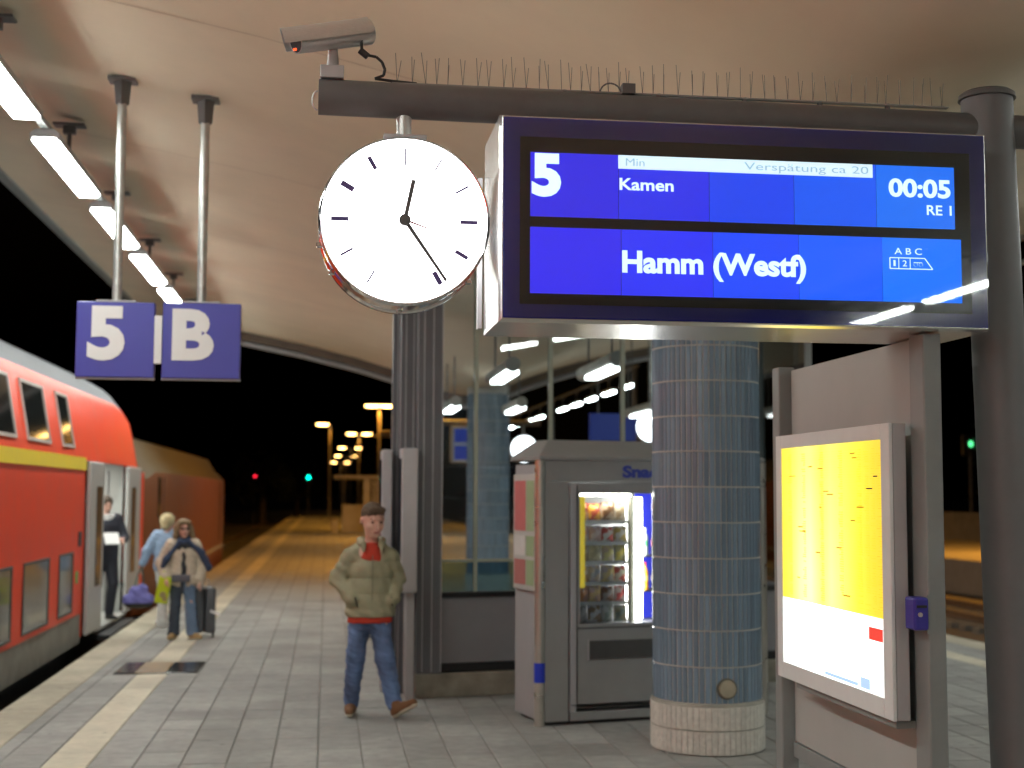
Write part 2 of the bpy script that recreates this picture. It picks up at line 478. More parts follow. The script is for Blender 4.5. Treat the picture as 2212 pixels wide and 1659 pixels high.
for k in range(-8, 6):
    y_ = 10.9 + PER * k
    if y_ < -15 or y_ + 2.1 > Y1C: continue
    if k >= -1: place_fix(-2.22, y_, vis_lab[min(k + 1, 5)] if k < 5 else vis_lab[5] + ', last of all', 'tube lights in a row under the left canopy')
    else: place_fix(-2.22, y_, 'white tube light of the left row behind the camera', 'tube lights behind the camera')
for k in range(-8, 6):
    y_ = 10.9 + PER * k
    if y_ < -15 or k == 1 or y_ + 2.1 > Y1C: continue  # fixtures ahead of the camera are added out of view to brighten the right floor
    place_fix(8.4, y_, 'white tube light of the right canopy row, hidden forward ones added for floor light', 'tube lights under the right canopy side')
for (tx, nm, g0) in ((-2.22, 'left', 1), (8.4, 'right', 2)):
    tr_ = MB(); tr_.box((tx - .03, -14, 4.622), (tx + .03, 26.4, 4.66))
    tag(tr_.build('light_rail', M_steelb), f'thin grey rail carrying the {nm} row of tube lights', 'cable rail')
# added light row standing in for the canopy lights reflected in the glass
gan = thing('reflected_row_gantry', 'slim dark gantry added to carry the tube lights standing in for a reflection', 'gantry', (7.6, 47, 0))
mb = MB(); mb.box((7.57, 33, 4.93), (7.63, 62, 4.99)); mb.build('rail', M_steel, gan)
for yy in (33.4, 46.0, 61.5):
    mb = MB(); mb.cyl((7.6, yy, 0), (7.6, yy, 4.95), .06, .05, 12); mb.build('post', M_steel, gan)
for i, y_ in enumerate((33.6, 36.0, 38.4, 40.9, 43.4, 48.2, 50.8, 53.5, 56.2, 59.2)):
    o = place_fix(7.6, y_, '%s nearest tube light of an added row standing in for a glass reflection' % ordn[i], 'added tube lights standing in for a reflection'); o.scale = (.8, .62, 1)

# ---------------------------------------------------------------- platform signs 5 and B
def plat_sign(x0, x1, z0, z1, y, polx, ch, cbox, tick, label, poletop):
    t = thing('platform_sign', label, 'sign', (polx, y, z0))
    mb = MB(); mb.box((x0, y, z0), (x1, y + .09, z1)); mb.build('panel', M_signblue, t, bevel=.006)
    mb = MB(); mb.box((x0 - .004, y + .02, z0 - .012), (x1 + .004, y + .07, z0 - .001)); mb.build('lower_edge', M_lightp, t)
    text_mesh(ch, cbox, y - .001, M_white, 'letter', t, bold=.045, depth=.004)
    if tick:
        mb = MB(); mb.box(tick[0], tick[1]); mb.build('white_bar', M_white, t, bevel=.002)
    mb = MB(); mb.cyl((polx, y + .045, z1 + .012), (polx, y + .045, poletop - .12), .034, n=16); mb.build('pole', M_zinc, t, smooth=40)
    mb = MB(); mb.box((polx - .14, y - .0, z1 + .001), (polx + .14, y + .09, z1 + .014)); mb.build('foot_plate', M_lightp, t, bevel=.002)
    mb = MB(); mb.lathe([(.036, poletop - .21), (.05, poletop - .2), (.062, poletop - .06), (.07, poletop - .03), (.0, poletop - .03)], (polx, y + .045, 0), 4)
    mb.box((polx - .1, y - .03, poletop - .035), (polx + .1, y + .12, poletop - .005)); mb.build('ceiling_mount', M_steel, t, smooth=30)
    return t
plat_sign(-1.815, -1.262, 2.625, 3.175, 10.2, -1.54, '5', (-1.735, -1.47, 2.745, 3.145), None,
          'blue hanging platform sign with a white 5', ceil_z(-1.54))
plat_sign(-1.205, -.645, 2.625, 3.18, 10.2, -.935, 'B', (-1.135, -.835, 2.755, 3.135), ((-1.262, 10.195, 2.73), (-1.208, 10.25, 3.08)),
          'blue hanging section sign with a white B', ceil_z(-.935))

# ---------------------------------------------------------------- departure board gantry
BY = 5.475
gt = thing('sign_gantry', 'charcoal steel post with round beam carrying the departure board and clock', 'post', (2.73, BY, 0))
mb = MB(); mb.cyl((2.885, BY, 0), (2.80, BY, 3.50), .108, n=40); mb.build('post', pm('post_grey', (.17, .17, .175), .45, var=.1, scale=4), gt, smooth=40, bevel=0)
mb = MB(); mb.lathe([(.0, 3.535), (.1, 3.533), (.117, 3.52), (.12, 3.5), (.0, 3.498)], (2.80, BY, 0), 40); mb.build('post_cap', M_steel, gt, smooth=30)
mb = MB(); mb.cyl((-.055, BY, 3.39), (2.735, BY, 3.365), .072, n=32); mb.cyl((2.8, BY, 3.365), (5.4, BY, 3.36), .072, n=32); mb.build('beam', M_steel, gt, smooth=40)
mb = MB(); mb.tube([(-.058 - .022 * math.sin(a), BY, 3.375 + .04 * math.cos(a)) for a in np.linspace(0, math.pi, 9)], .004, 6); mb.build('end_eye', M_zinc, gt)
for xx in (.95, 1.35, 1.72, 2.05, 2.35):
    mb = MB(); mb.cyl((xx, BY, 3.435), (xx, BY, 3.462), .012, n=8); mb.build('bolt', M_steel, gt)
mb = MB(); mb.box((1.19, BY - .03, 3.452), (1.245, BY + .03, 3.495)); mb.tube([(1.19 - .045 + .045 * math.cos(a), BY, 3.455 + .045 * math.sin(a)) for a in np.linspace(0, math.pi, 9)], .004, 6)
mb.build('cable_clip', M_steel, gt, bevel=.002)
# bird spikes
sp = thing('bird_spikes', 'row of thin wire bird spikes along the top of the dark beam', 'bird spikes', (1.3, BY, 3.46))
mb = MB(); mb.box((.24, BY - .012, 3.454), (2.62, BY + .012, 3.4605)); mb.build('strip', pm('clear_plastic', (.3, .3, .28), .3), sp)
M_wire = pm('spike_wire', (.16, .15, .13), .4, metal=.6)
k = 0; xx = .26
while xx < 2.6:
    for s in (-1, 1):
        mb = MB(); tx = xx + random.uniform(-.006, .006) + s * random.uniform(.002, .02)
        mb.cyl((xx, BY, 3.458), (tx, BY + s * .03, 3.458 + random.uniform(.095, .125)), .0011, n=4, caps=False); mb.build('spike', M_wire, sp)
    xx += random.choice((.038, .045, .055, .062))

# departure board
db = thing('departure_board', 'wide lit blue departure board reading Hamm (Westf)', 'departure board', (1.65, 5.2, 2.465))
X0, X1, Z0, Z1, D = .657, 2.645, 2.468, 3.268, .55
mb = MB()   # silver casing, four chamfered sides around the glass
o_ = [(X0, 5.2, Z0), (X1, 5.2, Z0), (X1, 5.2, Z1), (X0, 5.2, Z1)]
b_ = [(X0 - .008, 5.2 + .03, Z0 - .008), (X1 + .008, 5.23, Z0 - .008), (X1 + .008, 5.23, Z1 + .008), (X0 - .008, 5.23, Z1 + .008)]
c_ = [(p[0], 5.2 + D - .03, p[2]) for p in b_]; e_ = [(p[0], 5.2 + D, p[2]) for p in o_]
mb.loft([o_, b_, c_, e_], closed=True, cap=True); mb.build('casing', pm('casing_aluminium', (.78, .78, .77), .24, metal=.85, var=.05, scale=4), db, normals=True, bevel=.003)
mb = MB(); mb.box((X0 + .006, 5.194, Z0 + .006), (X1 - .006, 5.199, Z1 - .006)); mb.build('front_pane', M_navy, db)
M_mask = pm('screen_mask', (.004, .005, .012), .15, var=.05)
mb = MB(); mb.box((.727, 5.190, 2.528), (2.572, 5.1935, 3.185)); mb.build('screen_mask', M_mask, db)
mb = MB(); mb.box((X0 - .03, 5.2 + D + .01, Z0 + .03), (X0 - .012, 5.2 + D + .06, Z1 - .12)); mb.build('rear_bracket', M_lightp, db)
xs = [.766, 1.117, 1.482, 1.83, 2.173, 2.505]
rows = [(2.871, 3.124), (2.570, 2.829)]
cols = [(.030, .024, .70), (.026, .034, .76), (.014, .062, .80), (.010, .10, .84), (.010, .16, .86)]  # viewing-angle shift from violet to azure put into the module colours
for r_, (za, zb) in enumerate(rows):
    for i in range(5):
        c = cols[i] if r_ == 0 else tuple(v * 1.12 for v in cols[i])
        off = .006 * r_ * (1 + i * .6)
        mb = MB(); mb.box((xs[i] + off * (i > 0) + .0012, 5.1865, za), (xs[i + 1] + .006 * r_ * (1 + (i + 1) * .6) - .0012, 5.1895, zb)); mb.build('lcd_module', em('lcd_%d_%d' % (r_, i), c, .82), db)
M_txt = em('lcd_text', (.70, .90, 1.0), .95)
M_bar = em('lcd_ticker', (.74, .93, 1.0), .8)
M_dim = em('lcd_faded_text', (.42, .62, .78), .62)
mb = MB(); mb.box((X0 + .008, 5.176, Z0 + .008), (X1 - .008, 5.179, Z1 - .008)); mb.build('cover_glass', glass('cover_glass', (1, 1, 1), .8), db)
text_mesh('5', (.772, .888, 2.948, 3.12), 5.186, M_txt, 'platform_number', db, .05)
text_mesh('Kamen', (1.12, 1.337, 2.985, 3.033), 5.186, M_txt, 'via_text', db, .02)
text_mesh('00:05', (2.225, 2.487, 2.995, 3.072), 5.186, M_txt, 'departure_time', db, .03)
text_mesh('RE 1', (2.385, 2.49, 2.926, 2.966), 5.186, M_txt, 'train_number', db, .01)
text_mesh('Hamm (Westf)', (1.13, 1.875, 2.632, 2.748), 5.186, M_txt, 'destination', db, .035)
text_mesh('A B C', (2.245, 2.36, 2.762, 2.788), 5.186, M_txt, 'coach_letters', db, .0)
mb = MB(); mb.box((1.115, 5.1845, 3.07), (2.158, 5.1862, 3.124)); mb.build('ticker_bar', M_bar, db)
text_mesh('Min', (1.145, 1.22, 3.082, 3.112), 5.184, M_dim, 'ticker_text', db, .0, depth=.001)
text_mesh('Verspätung ca 20', (1.625, 2.14, 3.074, 3.114), 5.184, M_dim, 'ticker_text', db, .0, depth=.001)
mb = MB()
ol = [(2.225, 2.704), (2.405, 2.704), (2.372, 2.748), (2.225, 2.748)]
for a, b in zip(ol, ol[1:] + ol[:1]): mb.cyl((a[0], 5.1855, a[1]), (b[0], 5.1855, b[1]), .002, n=6)
for xx in (2.262, 2.31): mb.cyl((xx, 5.1855, 2.704), (xx, 5.1855, 2.748), .0015, n=6)
mb.build('train_symbol', M_txt, db)
text_mesh('1', (2.24, 2.248, 2.714, 2.738), 5.186, M_txt, 'coach_class', db, .0)
text_mesh('2', (2.278, 2.296, 2.714, 2.738), 5.186, M_txt, 'coach_class', db, .0)
mb = MB()
mb.lathe([(.008, -.001), (.008, .001)], (2.333, 5.1855, 2.722), 12, axis='Y'); mb.lathe([(.008, -.001), (.008, .001)], (2.355, 5.1855, 2.722), 12, axis='Y'); mb.cyl((2.325, 5.1855, 2.73), (2.36, 5.1855, 2.73), .0015, n=6)
mb.build('bicycle_symbol', M_txt, db)

# ---------------------------------------------------------------- clock
M_face = em('clock_face', (1.0, .99, 1.0), 5.0)
M_mark = pm('clock_mark_violet', (.10, .07, .24), .5, var=.05)
M_hand = pm('clock_hand', (.10, .10, .10), .5, var=.05)
def make_clock(cx, y, cz, r, label, top_z, times=(12.39, 24.2), group=None, detail=True):
    t = thing('station_clock', label, 'clock', (cx, y, cz), 0, group)
    k = r / .33
    mb = MB(); d = .13 * k
    mb.lathe([(r * .985, -d - .012 * k), (r * 1.0, -d - .016 * k), (r * 1.02, -d), (r * 1.02, -d + .03 * k), (r * 1.0, -d + .035 * k), (r * 1.0, d - .035 * k), (r * 1.02, d - .03 * k), (r * 1.02, d), (r * 1.0, d + .016 * k), (r * .985, d + .012 * k)], (cx, y, cz), 64, axis='Y')
    mb.build('rim', M_chrome, t, smooth=30)
    for s in (-1, 1):
        mb = MB(); yy = y + s * (d + .004 * k)
        n = 64
        vs = [(cx, yy, cz)] + [(cx + math.cos(2 * math.pi * i / n) * r * .984, yy, cz + math.sin(2 * math.pi * i / n) * r * .984) for i in range(n)]
        mb.add(vs, [((0, 1 + i, 1 + (i + 1) % n) if s < 0 else (0, 1 + (i + 1) % n, 1 + i)) for i in range(n)])
        mb.build('dial', M_face, t)
    yf = y - d - .004 * k
    def bar(r0, r1, w, an, dep=.003, lift=.001, w1=None):
        w1 = w if w1 is None else w1
        sa, ca = math.sin(an), math.cos(an)
        mb = MB()
        pts = [(-w / 2, r0), (w / 2, r0), (w1 / 2, r1), (-w1 / 2, r1)]
        fr = [(cx + p[0] * ca + p[1] * sa, yf - lift - dep, cz - p[0] * sa + p[1] * ca) for p in pts]
        bk = [(q[0], yf - lift, q[2]) for q in fr]
        mb.loft([fr, bk], closed=True, cap=True)
        return mb
    for h in range(12):
        long = h % 3 == 0
        thick = {0: .006, 1: .006, 2: .008, 3: .015, 4: .016, 5: .02, 6: .005, 7: .007, 8: .009, 9: .017, 10: .022, 11: .016}[h]  # uneven widths: overexposure around the marks put into their shape
        bar(r * (.66 if long else .70), r * .87, thick * k, h * math.pi / 6).build('hour_mark', M_mark, t, normals=True)
    if detail:
        mb = MB()
        for m_ in range(60):
            if m_ % 5:
                q = bar(r * .885, r * .905, .0045 * k, m_ * math.pi / 30); mb.add(q.v, q.f)
        mb.build('minute_marks', M_mark, t, kind='stuff')
    bar(-r * .02, r * .50, .016 * k, times[0] * math.pi / 6, .004, .006, .017 * k).build('hour_hand', M_hand, t, normals=True)
    bar(-r * .02, r * .87, .016 * k, times[1] * math.pi / 30, .004, .011, .011 * k).build('minute_hand', M_hand, t, normals=True)
    bar(-r * .02, r * .40, .009 * k, 18.2 * math.pi / 30, .002, .016, .003 * k).build('second_hand', pm('second_hand_red', (.3, .03, .04), .4), t, normals=True)
    mb = MB(); mb.cyl((cx, yf - .001, cz), (cx, yf - .022 * k, cz), .023 * k, n=24); mb.build('hub', M_hand, t, smooth=40)
    mb = MB(); mb.cyl((cx, y, cz + r * 1.02), (cx, y, top_z), .03 * k, n=20); mb.build('stem', M_zinc, t, smooth=40)
    mb = MB(); mb.box((cx - .085 * k, y - .11 * k, cz + r * 1.0), (cx + .085 * k, y + .11 * k, cz + r * 1.03 + .012 * k)); mb.build('mount', M_lightp, t, bevel=.003)
    if detail:
        for a_ in (195, 215, 268, 320):
            an = R(a_); px, pz = cx + r * 1.035 * math.cos(an), cz + r * 1.035 * math.sin(an)
            mb = MB(); mb.box((px - .012, y - .05, pz - .01), (px + .012, y - .02, pz + .01)); mb.build('catch', M_chrome, t, bevel=.003)
    return t
make_clock(.29, BY, 2.868, .332, 'large round white platform clock hanging left of the departure board', 3.325)
# CCTV camera on the beam end
cc = thing('security_camera', 'silver tube security camera on the left end of the dark beam', 'security camera', (.04, BY, 3.46))
A = Vector((-.165, BY - .10, 3.578)); B = Vector((.145, BY + .05, 3.685)); dv = (B - A).normalized()
mb = MB(); mb.cyl(A + dv * .02, B, .050, .053, 24); mb.build('housing', M_silver, cc, smooth=40)
mb = MB(); nn = 14; u_ = Vector((0, 1, 0)); w_ = dv.cross(u_).normalized();
w_ = w_ if w_.z > 0 else -w_
sec = lambda c, r: [tuple(c + u_ * math.cos(a) * r + w_ * math.sin(a) * r) for a in np.linspace(R(-20), R(200), nn)]
sec2 = lambda c, r: sec(c, r) + sec(c, r - .004)[::-1]
mb.loft([sec2(A - dv * .03, .059), sec2(B + dv * .01, .061)], closed=True, cap=True); mb.build('sunshield', M_silver, cc, normals=True, smooth=40)
mb = MB(); mb.cyl(A + dv * .018, A + dv * .03, .044, n=24); mb.build('lens_glass', M_black, cc)
mb = MB(); mb.cyl(A + Vector((.02, -.02, -.035)), A + Vector((.025, -.02, -.035)) - dv * .015, .005, n=8); mb.build('red_light', em('red_pilot', (1, .08, .02), 2.0), cc)
mb = MB(); mb.box((-.05, BY - .05, 3.458), (.045, BY + .05, 3.51)); mb.build('base_box', M_lightp, cc, bevel=.004)
mb = MB(); mb.cyl((.0, BY, 3.505), (.0, BY, 3.60), .026, .018, 16); mb.build('arm', M_lightp, cc, smooth=40)
mb = MB(); mb.tube([(B.x - .03, BY, B.z - .05), (.115, BY, 3.575), (.145, BY, 3.57), (.175, BY, 3.565), (.198, BY, 3.545), (.21, BY, 3.515), (.205, BY, 3.49), (.17, BY, 3.475), (.24, BY, 3.468), (.34, BY, 3.462)], .006, 8)
mb.cyl((.108, BY, 3.59), (.14, BY, 3.565), .014, n=10); mb.build('cable', M_black, cc, smooth=40)

# added gantry, board and clock standing in for reflections in the glass
gt2 = thing('sign_gantry', 'small far charcoal gantry added to stand in for a reflection in the waiting room glass', 'post', (2.75, 34, 0))
mb = MB(); mb.cyl((2.75, 34, 0), (2.75, 34, 3.7), .09, n=20); mb.build('post', M_steel, gt2, smooth=40)
mb = MB(); mb.cyl((2.75, 34, 3.55), (5.3, 34, 3.55), .07, n=16); mb.build('beam', M_steel, gt2, smooth=40)
db2 = thing('departure_board', 'small far blue board added as stand-in for the departure board reflected in glass', 'departure board', (3.7, 33.8, 2.55))
mb = MB(); mb.box((3.05, 33.8, 2.55), (4.4, 34.2, 3.45)); mb.build('casing', M_silver, db2, bevel=.01)
for za, zb in ((2.62, 2.96), (3.04, 3.38)):
    mb = MB(); mb.box((3.12, 33.78, za), (4.33, 33.798, zb)); mb.build('lcd_module', em('lcd_far', (.01, .035, .30), .45), db2)
make_clock(4.87, 34, 2.9, .33, 'small round clock added as a reflection stand-in beside the slanted top of the snack kiosk', 3.5, (12.39, 24.2), detail=False)
# sign and clock added at the canopy end as stand-ins for glass reflections
sg = thing('reflected_sign', 'blank blue sign added above the snack kiosk as a reflection stand-in', 'sign', (5.6, 26.3, 2.83))
mb = MB(); mb.box((5.08, 26.3, 2.83), (6.0, 26.38, 3.36)); mb.build('panel', em('reflected_sign_blue', (.01, .03, .22), .35), sg, bevel=.004)
for xx in (5.25, 5.85):
    mb = MB(); mb.cyl((xx, 26.34, 3.36), (xx, 26.34, ceil_z(xx)), .02, n=8); mb.build('rod', M_steel, sg)
make_clock(6.28, 26.3, 3.10, .30, 'small round clock added as a reflection stand-in beside the blue tiled column', ceil_z(6.28) - .0, (12.39, 24.2), detail=False)

# ---------------------------------------------------------------- waiting room
wr = thing('waiting_room', 'glass walled waiting room with grey posts and panels on the platform', 'waiting room', (.8, 12.17, 0))
PA = Vector((.80, 12.17, 0)); PB = Vector((4.75, 13.0, 0)); ex = (PB - PA).normalized(); ey = Vector((-ex.y, ex.x, 0)); WL = (PB - PA).length; RY = 17.6
MW = Matrix(((ex.x, ey.x, 0, PA.x), (ex.y, ey.y, 0, PA.y), (0, 0, 1, 0), (0, 0, 0, 1)))
M_conc = pm('plinth_concrete', (.27, .25, .2), .85, var=.35, scale=5, bump=.3, bscale=60)
mb = MB()
mb.add([(.80, 12.17, 0), (4.75, 13.0, 0), (4.75, 17.6, 0), (.80, 17.6, 0), (.80, 12.17, .21), (4.75, 13.0, .21), (4.75, 17.6, .21), (.80, 17.6, .21)],
       [(0, 3, 2, 1), (4, 5, 6, 7), (0, 1, 5, 4), (1, 2, 6, 5), (2, 3, 7, 6), (3, 0, 4, 7)])
mb.build('plinth', M_conc, wr, bevel=.012)
# corner post: a bundle of ribbed profiles
def ribbed(mb, x0, x1, y0, y1, z0, z1, n):
    w = (x1 - x0) / n
    for i in range(n):
        mb.box((x0 + i * w + w * .2, y0 - .016, z0), (x0 + (i + 1) * w - w * .2, y0 + .004, z1))
        if i % 3 == 1: mb.box((x0 + (i + 1) * w - .004, y0 - .02, z0 + .01), (x0 + (i + 1) * w + .003, y0 + .003, z1 - .01), 1)  # pale strips drawn in as highlights along the ribs
for (xa, xb, ya, yb, zt, n) in ((.80, 1.02, 12.22, 12.42, ceil_z(.9) + .02, 8), (.66, .80, 12.50, 12.72, ceil_z(.74) + .02, 6), (.60, .67, 12.78, 12.95, ceil_z(.66) - .35, 3)):
    z0 = .212 if xa >= .8 else 0.0
    mb = MB(); mb.box((xa, ya, z0), (xb, yb, zt)); ribbed(mb, xa, xb, ya, yb, z0 + .004, zt - .02, n)
    mb.build('ribbed_post', [pm('grey_blue_profile', (.155, .16, .175), .45, var=.08, scale=3), pm('profile_highlight', (.45, .45, .45), .4)], wr, bevel=.0)
# end wall in its own rotated frame
def wbox(lo, hi, nm, mt, bevel=.003):
    mb = MB(); mb.box(lo, hi, 0, MW); return mb.build(nm, mt, wr, bevel=bevel)
wbox((.23, .04, .215), (WL - .1, .14, .29), 'base_rail', M_black)
for k in range(4):
    a = .24 + k * .97; b = a + .95
    wbox((a, .05, .293), (min(b, WL - .12), .09, .868), 'lower_panel', M_greyp)
wbox((.23, .03, .87), (WL - .1, .15, .915), 'sill', M_black)
M_mull = pm('pale_green_mullion', (.38, .42, .33), .4, var=.06)
for xx in (.565, ):
    wbox((xx - .016, .06, .918), (xx + .016, .11, ceil_z(1.35) + .0), 'mullion', M_mull)
for xx, zt in ((1.29, 3.86), (2.02, 3.72), (2.74, 3.74), (3.44, 3.86)):
    wbox((xx - .018, .06, .918), (xx + .018, .11, zt), 'mullion', M_mull)
wbox((.24, .055, 1.18), (.548, .115, 1.205), 'rail', M_mull)
wbox((.582, .055, 1.18), (1.27, .115, 1.205), 'rail', M_mull)
for a, b, zt in ((.24, .548, 4.06), (.582, 1.27, 3.86), (1.31, 2.0, 3.72), (2.04, 2.72, 3.70), (2.76, 3.42, 3.82), (3.46, WL - .1, 4.0)):
    wbox((a, .082, .918 if a > 1.27 else 1.207), (b, .090, zt), 'pane', M_glass, 0)
    if a < 1.27: wbox((a, .082, .918), (b, .090, 1.178), 'lower_pane', glass('teal_pane', (.42, .56, .62)), 0)
# side walls (along the platform)
for sx, sgn in ((.86, -1), (4.70, 1)):
    ys = [12.98 + 1.5 * k for k in range(4)]
    for k, (a, b) in enumerate(zip(ys[:-1], ys[1:])):
        mb = MB(); mb.box((sx - .02, a + .02, .25), (sx + .02, b - .02, .87)); mb.build('side_panel', M_greyp, wr, bevel=.003)
        mb = MB(); mb.box((sx - .004, a + .03, .92), (sx + .004, b - .03, ceil_z(sx) - .06)); mb.build('side_pane', M_glass, wr)
    for a in ys:
        mb = MB(); mb.box((sx - .03, a - .025, .212), (sx + .03, a + .025, ceil_z(sx) - .02)); mb.build('side_mullion', M_steelb, wr)
# bench inside
mb = MB(); mb.box((1.3, 13.8, .60), (2.6, 14.2, .64)); mb.box((1.4, 13.95, .212), (1.45, 14.05, .6)); mb.box((2.45, 13.95, .212), (2.5, 14.05, .6))
tag(mb.build('bench', M_zinc, None, bevel=.005), 'steel bench inside the waiting room just behind the glass', 'bench')
# ceiling lamps in the room
def room_lamp(x_, y_, label):
    t = thing('room_lamp', label, 'lamp', (x_, y_, 3.12), 0, 'clear-ended tube lamps of the waiting room')
    mb = MB(); mb.cyl((x_, y_, 3.2), (x_, y_ + 1.95, 3.2), .085, n=20); mb.build('housing', pm('lamp_shell', (.5, .5, .46), .25), t, smooth=40)
    mb = MB(); mb.box((x_ - .075, y_ + .06, 3.09), (x_ + .075, y_ + 1.45, 3.14)); mb.build('tube', M_tube_soft, t, bevel=.01)
    for yy in (y_ + .3, y_ + 1.6):
        mb = MB(); mb.cyl((x_, yy, 3.28), (x_, yy, ceil_z(x_) ), .012, n=8); mb.build('rod', M_steel, t)
    return t
room_lamp(1.99, 14.7, 'white tube lamp above the left glass bay, nearer one on the left')
room_lamp(2.98, 13.9, 'largest white tube lamp seen through the glass left of the tiled column')
room_lamp(1.95, 20.9, 'small white tube lamp seen right beside the dark ribbed post')
room_lamp(2.97, 20.9, 'small white tube lamp straight above the left clock in the glass')
room_lamp(5.2, 21.5, 'small white tube lamp just above the clock beside the tiled column')
room_lamp(4.98, 14.6, 'white tube lamp visible just right of the blue tiled column')

# showcases outside on the left side wall
for i, (y_, xa, xb, d_) in enumerate(((12.05, .655, .795, .40), (12.55, .50, .595, .42))):
    t = thing('showcase', ['nearer grey poster case standing edge-on beside the ribbed post', 'farther grey poster case edge-on behind the nearer one'][i], 'poster case', (xa, y_, 0))
    mb = MB(); mb.box((xa, y_, .93), (xb, y_ + d_, 2.19)); mb.build('case', M_lightp, t, bevel=.012)
    mb = MB(); mb.box((xa - .012, y_ + .08, 1.0), (xa - .002, y_ + d_ - .08, 2.1)); mb.build('front_pane', pm('dark_pane', (.03, .035, .05), .1), t)
    for yy in (y_ + .06, y_ + d_ - .14):
        mb = MB(); mb.box((xb - .09, yy, 0), (xb - .02, yy + .06, .928)); mb.build('leg', M_lightp, t, bevel=.004)

# ---------------------------------------------------------------- tiled columns
def tiled_column(cx, cy, label, n_tiles_front):
    t = thing('tiled_column', label, 'column', (cx, cy, 0))
    r = .385; zb = .35
    mb = MB(); mb.lathe([(r, zb), (r, 3.85)], (cx, cy, 0), 60); mb.build('core', pm('column_grout', (.46, .46, .43), .7, var=.12), t, smooth=40)
    mb = MB(); mb.lathe([(r + .012, 0), (r + .018, .02), (r + .018, zb - .01), (r + .010, zb), (r * .9, zb)], (cx, cy, 0), 60)
    mb.build('base_ring', pm('base_grout', (.36, .35, .3), .8, var=.25), t, smooth=30)
    NT = 60; ph = .25; rt_ = r
    def tile(w, h, th, nm, mt):
        q = MB(); a, b = -w / 2, w / 2; c = .003
        vs = [(0, a, 0), (0, b, 0), (0, b, h), (0, a, h), (th, a + c, c), (th, b - c, c), (th, b - c, h - c), (th, a + c, h - c)]
        q.add(vs, [(4, 5, 6, 7), (0, 1, 5, 4), (1, 2, 6, 5), (2, 3, 7, 6), (3, 0, 4, 7)])
        return q
    M_t = pm('blue_glazed_tile', (.18, .255, .335), .2, var=.2, scale=3, rnd=.2, coat=.2)
    M_tb = pm('pale_base_tile', (.62, .60, .54), .6, var=.2, scale=30, rnd=.08, bump=.3, bscale=200)
    wt = 2 * math.pi * r / NT
    o = tile(wt - .0065, ph - .009, .007, 'tile', M_t).build('tile', M_t); me = o.data; bpy.data.objects.remove(o)
    front = math.atan2(-cy, -cx)
    cand = []
    nrow = int((3.82 - zb) / ph)
    for k in range(nrow):
        for i in range(NT):
            an = 2 * math.pi * (i + .5) / NT
            da = abs((an - front + math.pi) % (2 * math.pi) - math.pi)
            cand.append((da > 1.5 or k >= 10, da, k, an))
    cand.sort(key=lambda c: (c[0], c[1]))
    stuff = MB()
    for j, (h_, da, k, an) in enumerate(cand):
        z = zb + .004 + k * ph
        if j < n_tiles_front and not h_:
            inst('tile', me, t, (math.cos(an) * (r - .001), math.sin(an) * (r - .001), z), an)
        else:
            M_ = Matrix.Translation((cx + math.cos(an) * (r - .001), cy + math.sin(an) * (r - .001), z)) @ Matrix.Rotation(an, 4, 'Z')
            q = tile(wt - .0065, ph - .009, .007, '', M_t); stuff.add(q.v, q.f, 0, M_)
    stuff.build('tile_field', M_t, t, kind='stuff')
    mb = MB()
    for k in range(2):
        for i in range(NT):
            an = 2 * math.pi * (i + .5) / NT
            M_ = Matrix.Translation((cx + math.cos(an) * (r + .017), cy + math.sin(an) * (r + .033), .006 + k * .165)) @ Matrix.Rotation(an, 4, 'Z')
            q = tile(wt * 1.08 - .003, .158, .004, '', M_tb); mb.add(q.v, q.f, 0, M_)
    mb.build('base_tiles', M_tb, t, kind='stuff')
    return t
col = tiled_column(2.735, 9.72, 'thick round column of narrow blue tiles in front of the snack kiosk', 300)
an = math.atan2(-.44, .035)
dvec = Vector((math.cos(an), math.sin(an), 0)); pc = Vector((2.735, 9.72, .455)) + dvec * .385
mb = MB(); mb.cyl(pc, pc + dvec * .03, .062, .058, 24); mb.build('cover_cap', pm('brass_cover', (.42, .38, .28), .45, metal=.3, var=.3), col, smooth=30)
mb = MB(); mb.cyl(pc, pc + dvec * .012, .074, n=24); mb.build('cover_ring', pm('dark_brass', (.12, .11, .08), .5, var=.3), col)
tiled_column(2.92, 24.9, 'distant blue tiled column seen through the waiting room glass', 0)
tiled_column(2.75, -5.6, 'blue tiled column standing behind the camera', 0)

# ---------------------------------------------------------------- snack kiosk
KR = R(12.6)
ks = thing('snack_kiosk', 'grey snack vending kiosk with lit window and blue Snack lettering', 'vending machine', (1.665, 10.64, 0), KR)
KM = Matrix.Translation((1.665, 10.64, 0)) @ Matrix.Rotation(KR, 4, 'Z')
KW, KD, KH = 1.98, .62, 2.06
M_kf = pm('kiosk_grey', (.26, .265, .26), .42, var=.1, scale=3)
M_ks = pm('kiosk_side_grey', (.36, .36, .37), .4, var=.08, scale=3)
def kbox(lo, hi, nm, mt, bevel=.003, parent=None):
    mb = MB(); mb.box(lo, hi, 0, KM); return mb.build(nm, mt, parent or ks, bevel=bevel)
WX0, WX1, WZ0, WZ1 = .33, 1.30, .775, 1.80      # window opening (kiosk frame)
kbox((.02, .05, .03), (.05, KD, KH - .03), 'side_wall', M_ks)
kbox((KW - .05, .05, .03), (KW - .02, KD, KH - .03), 'side_wall', M_ks)
kbox((.05, KD - .03, .03), (KW - .05, KD, KH - .03), 'back_wall', M_kf)
kbox((.06, .03, 0), (KW - .06, KD - .05, .028), 'plinth', M_black)
kbox((.035, .0, .03), (.235, .05, KH - .17), 'front_stile', M_kf)
kbox((.035, -.004, KH - .165), (KW - .03, .05, KH), 'header', M_kf)
text_mesh('Snack', (0, 1, 0, 1), 0, pm('lettering_blue', (.03, .05, .32), .4), 'lettering', ks, .05, facing='local')
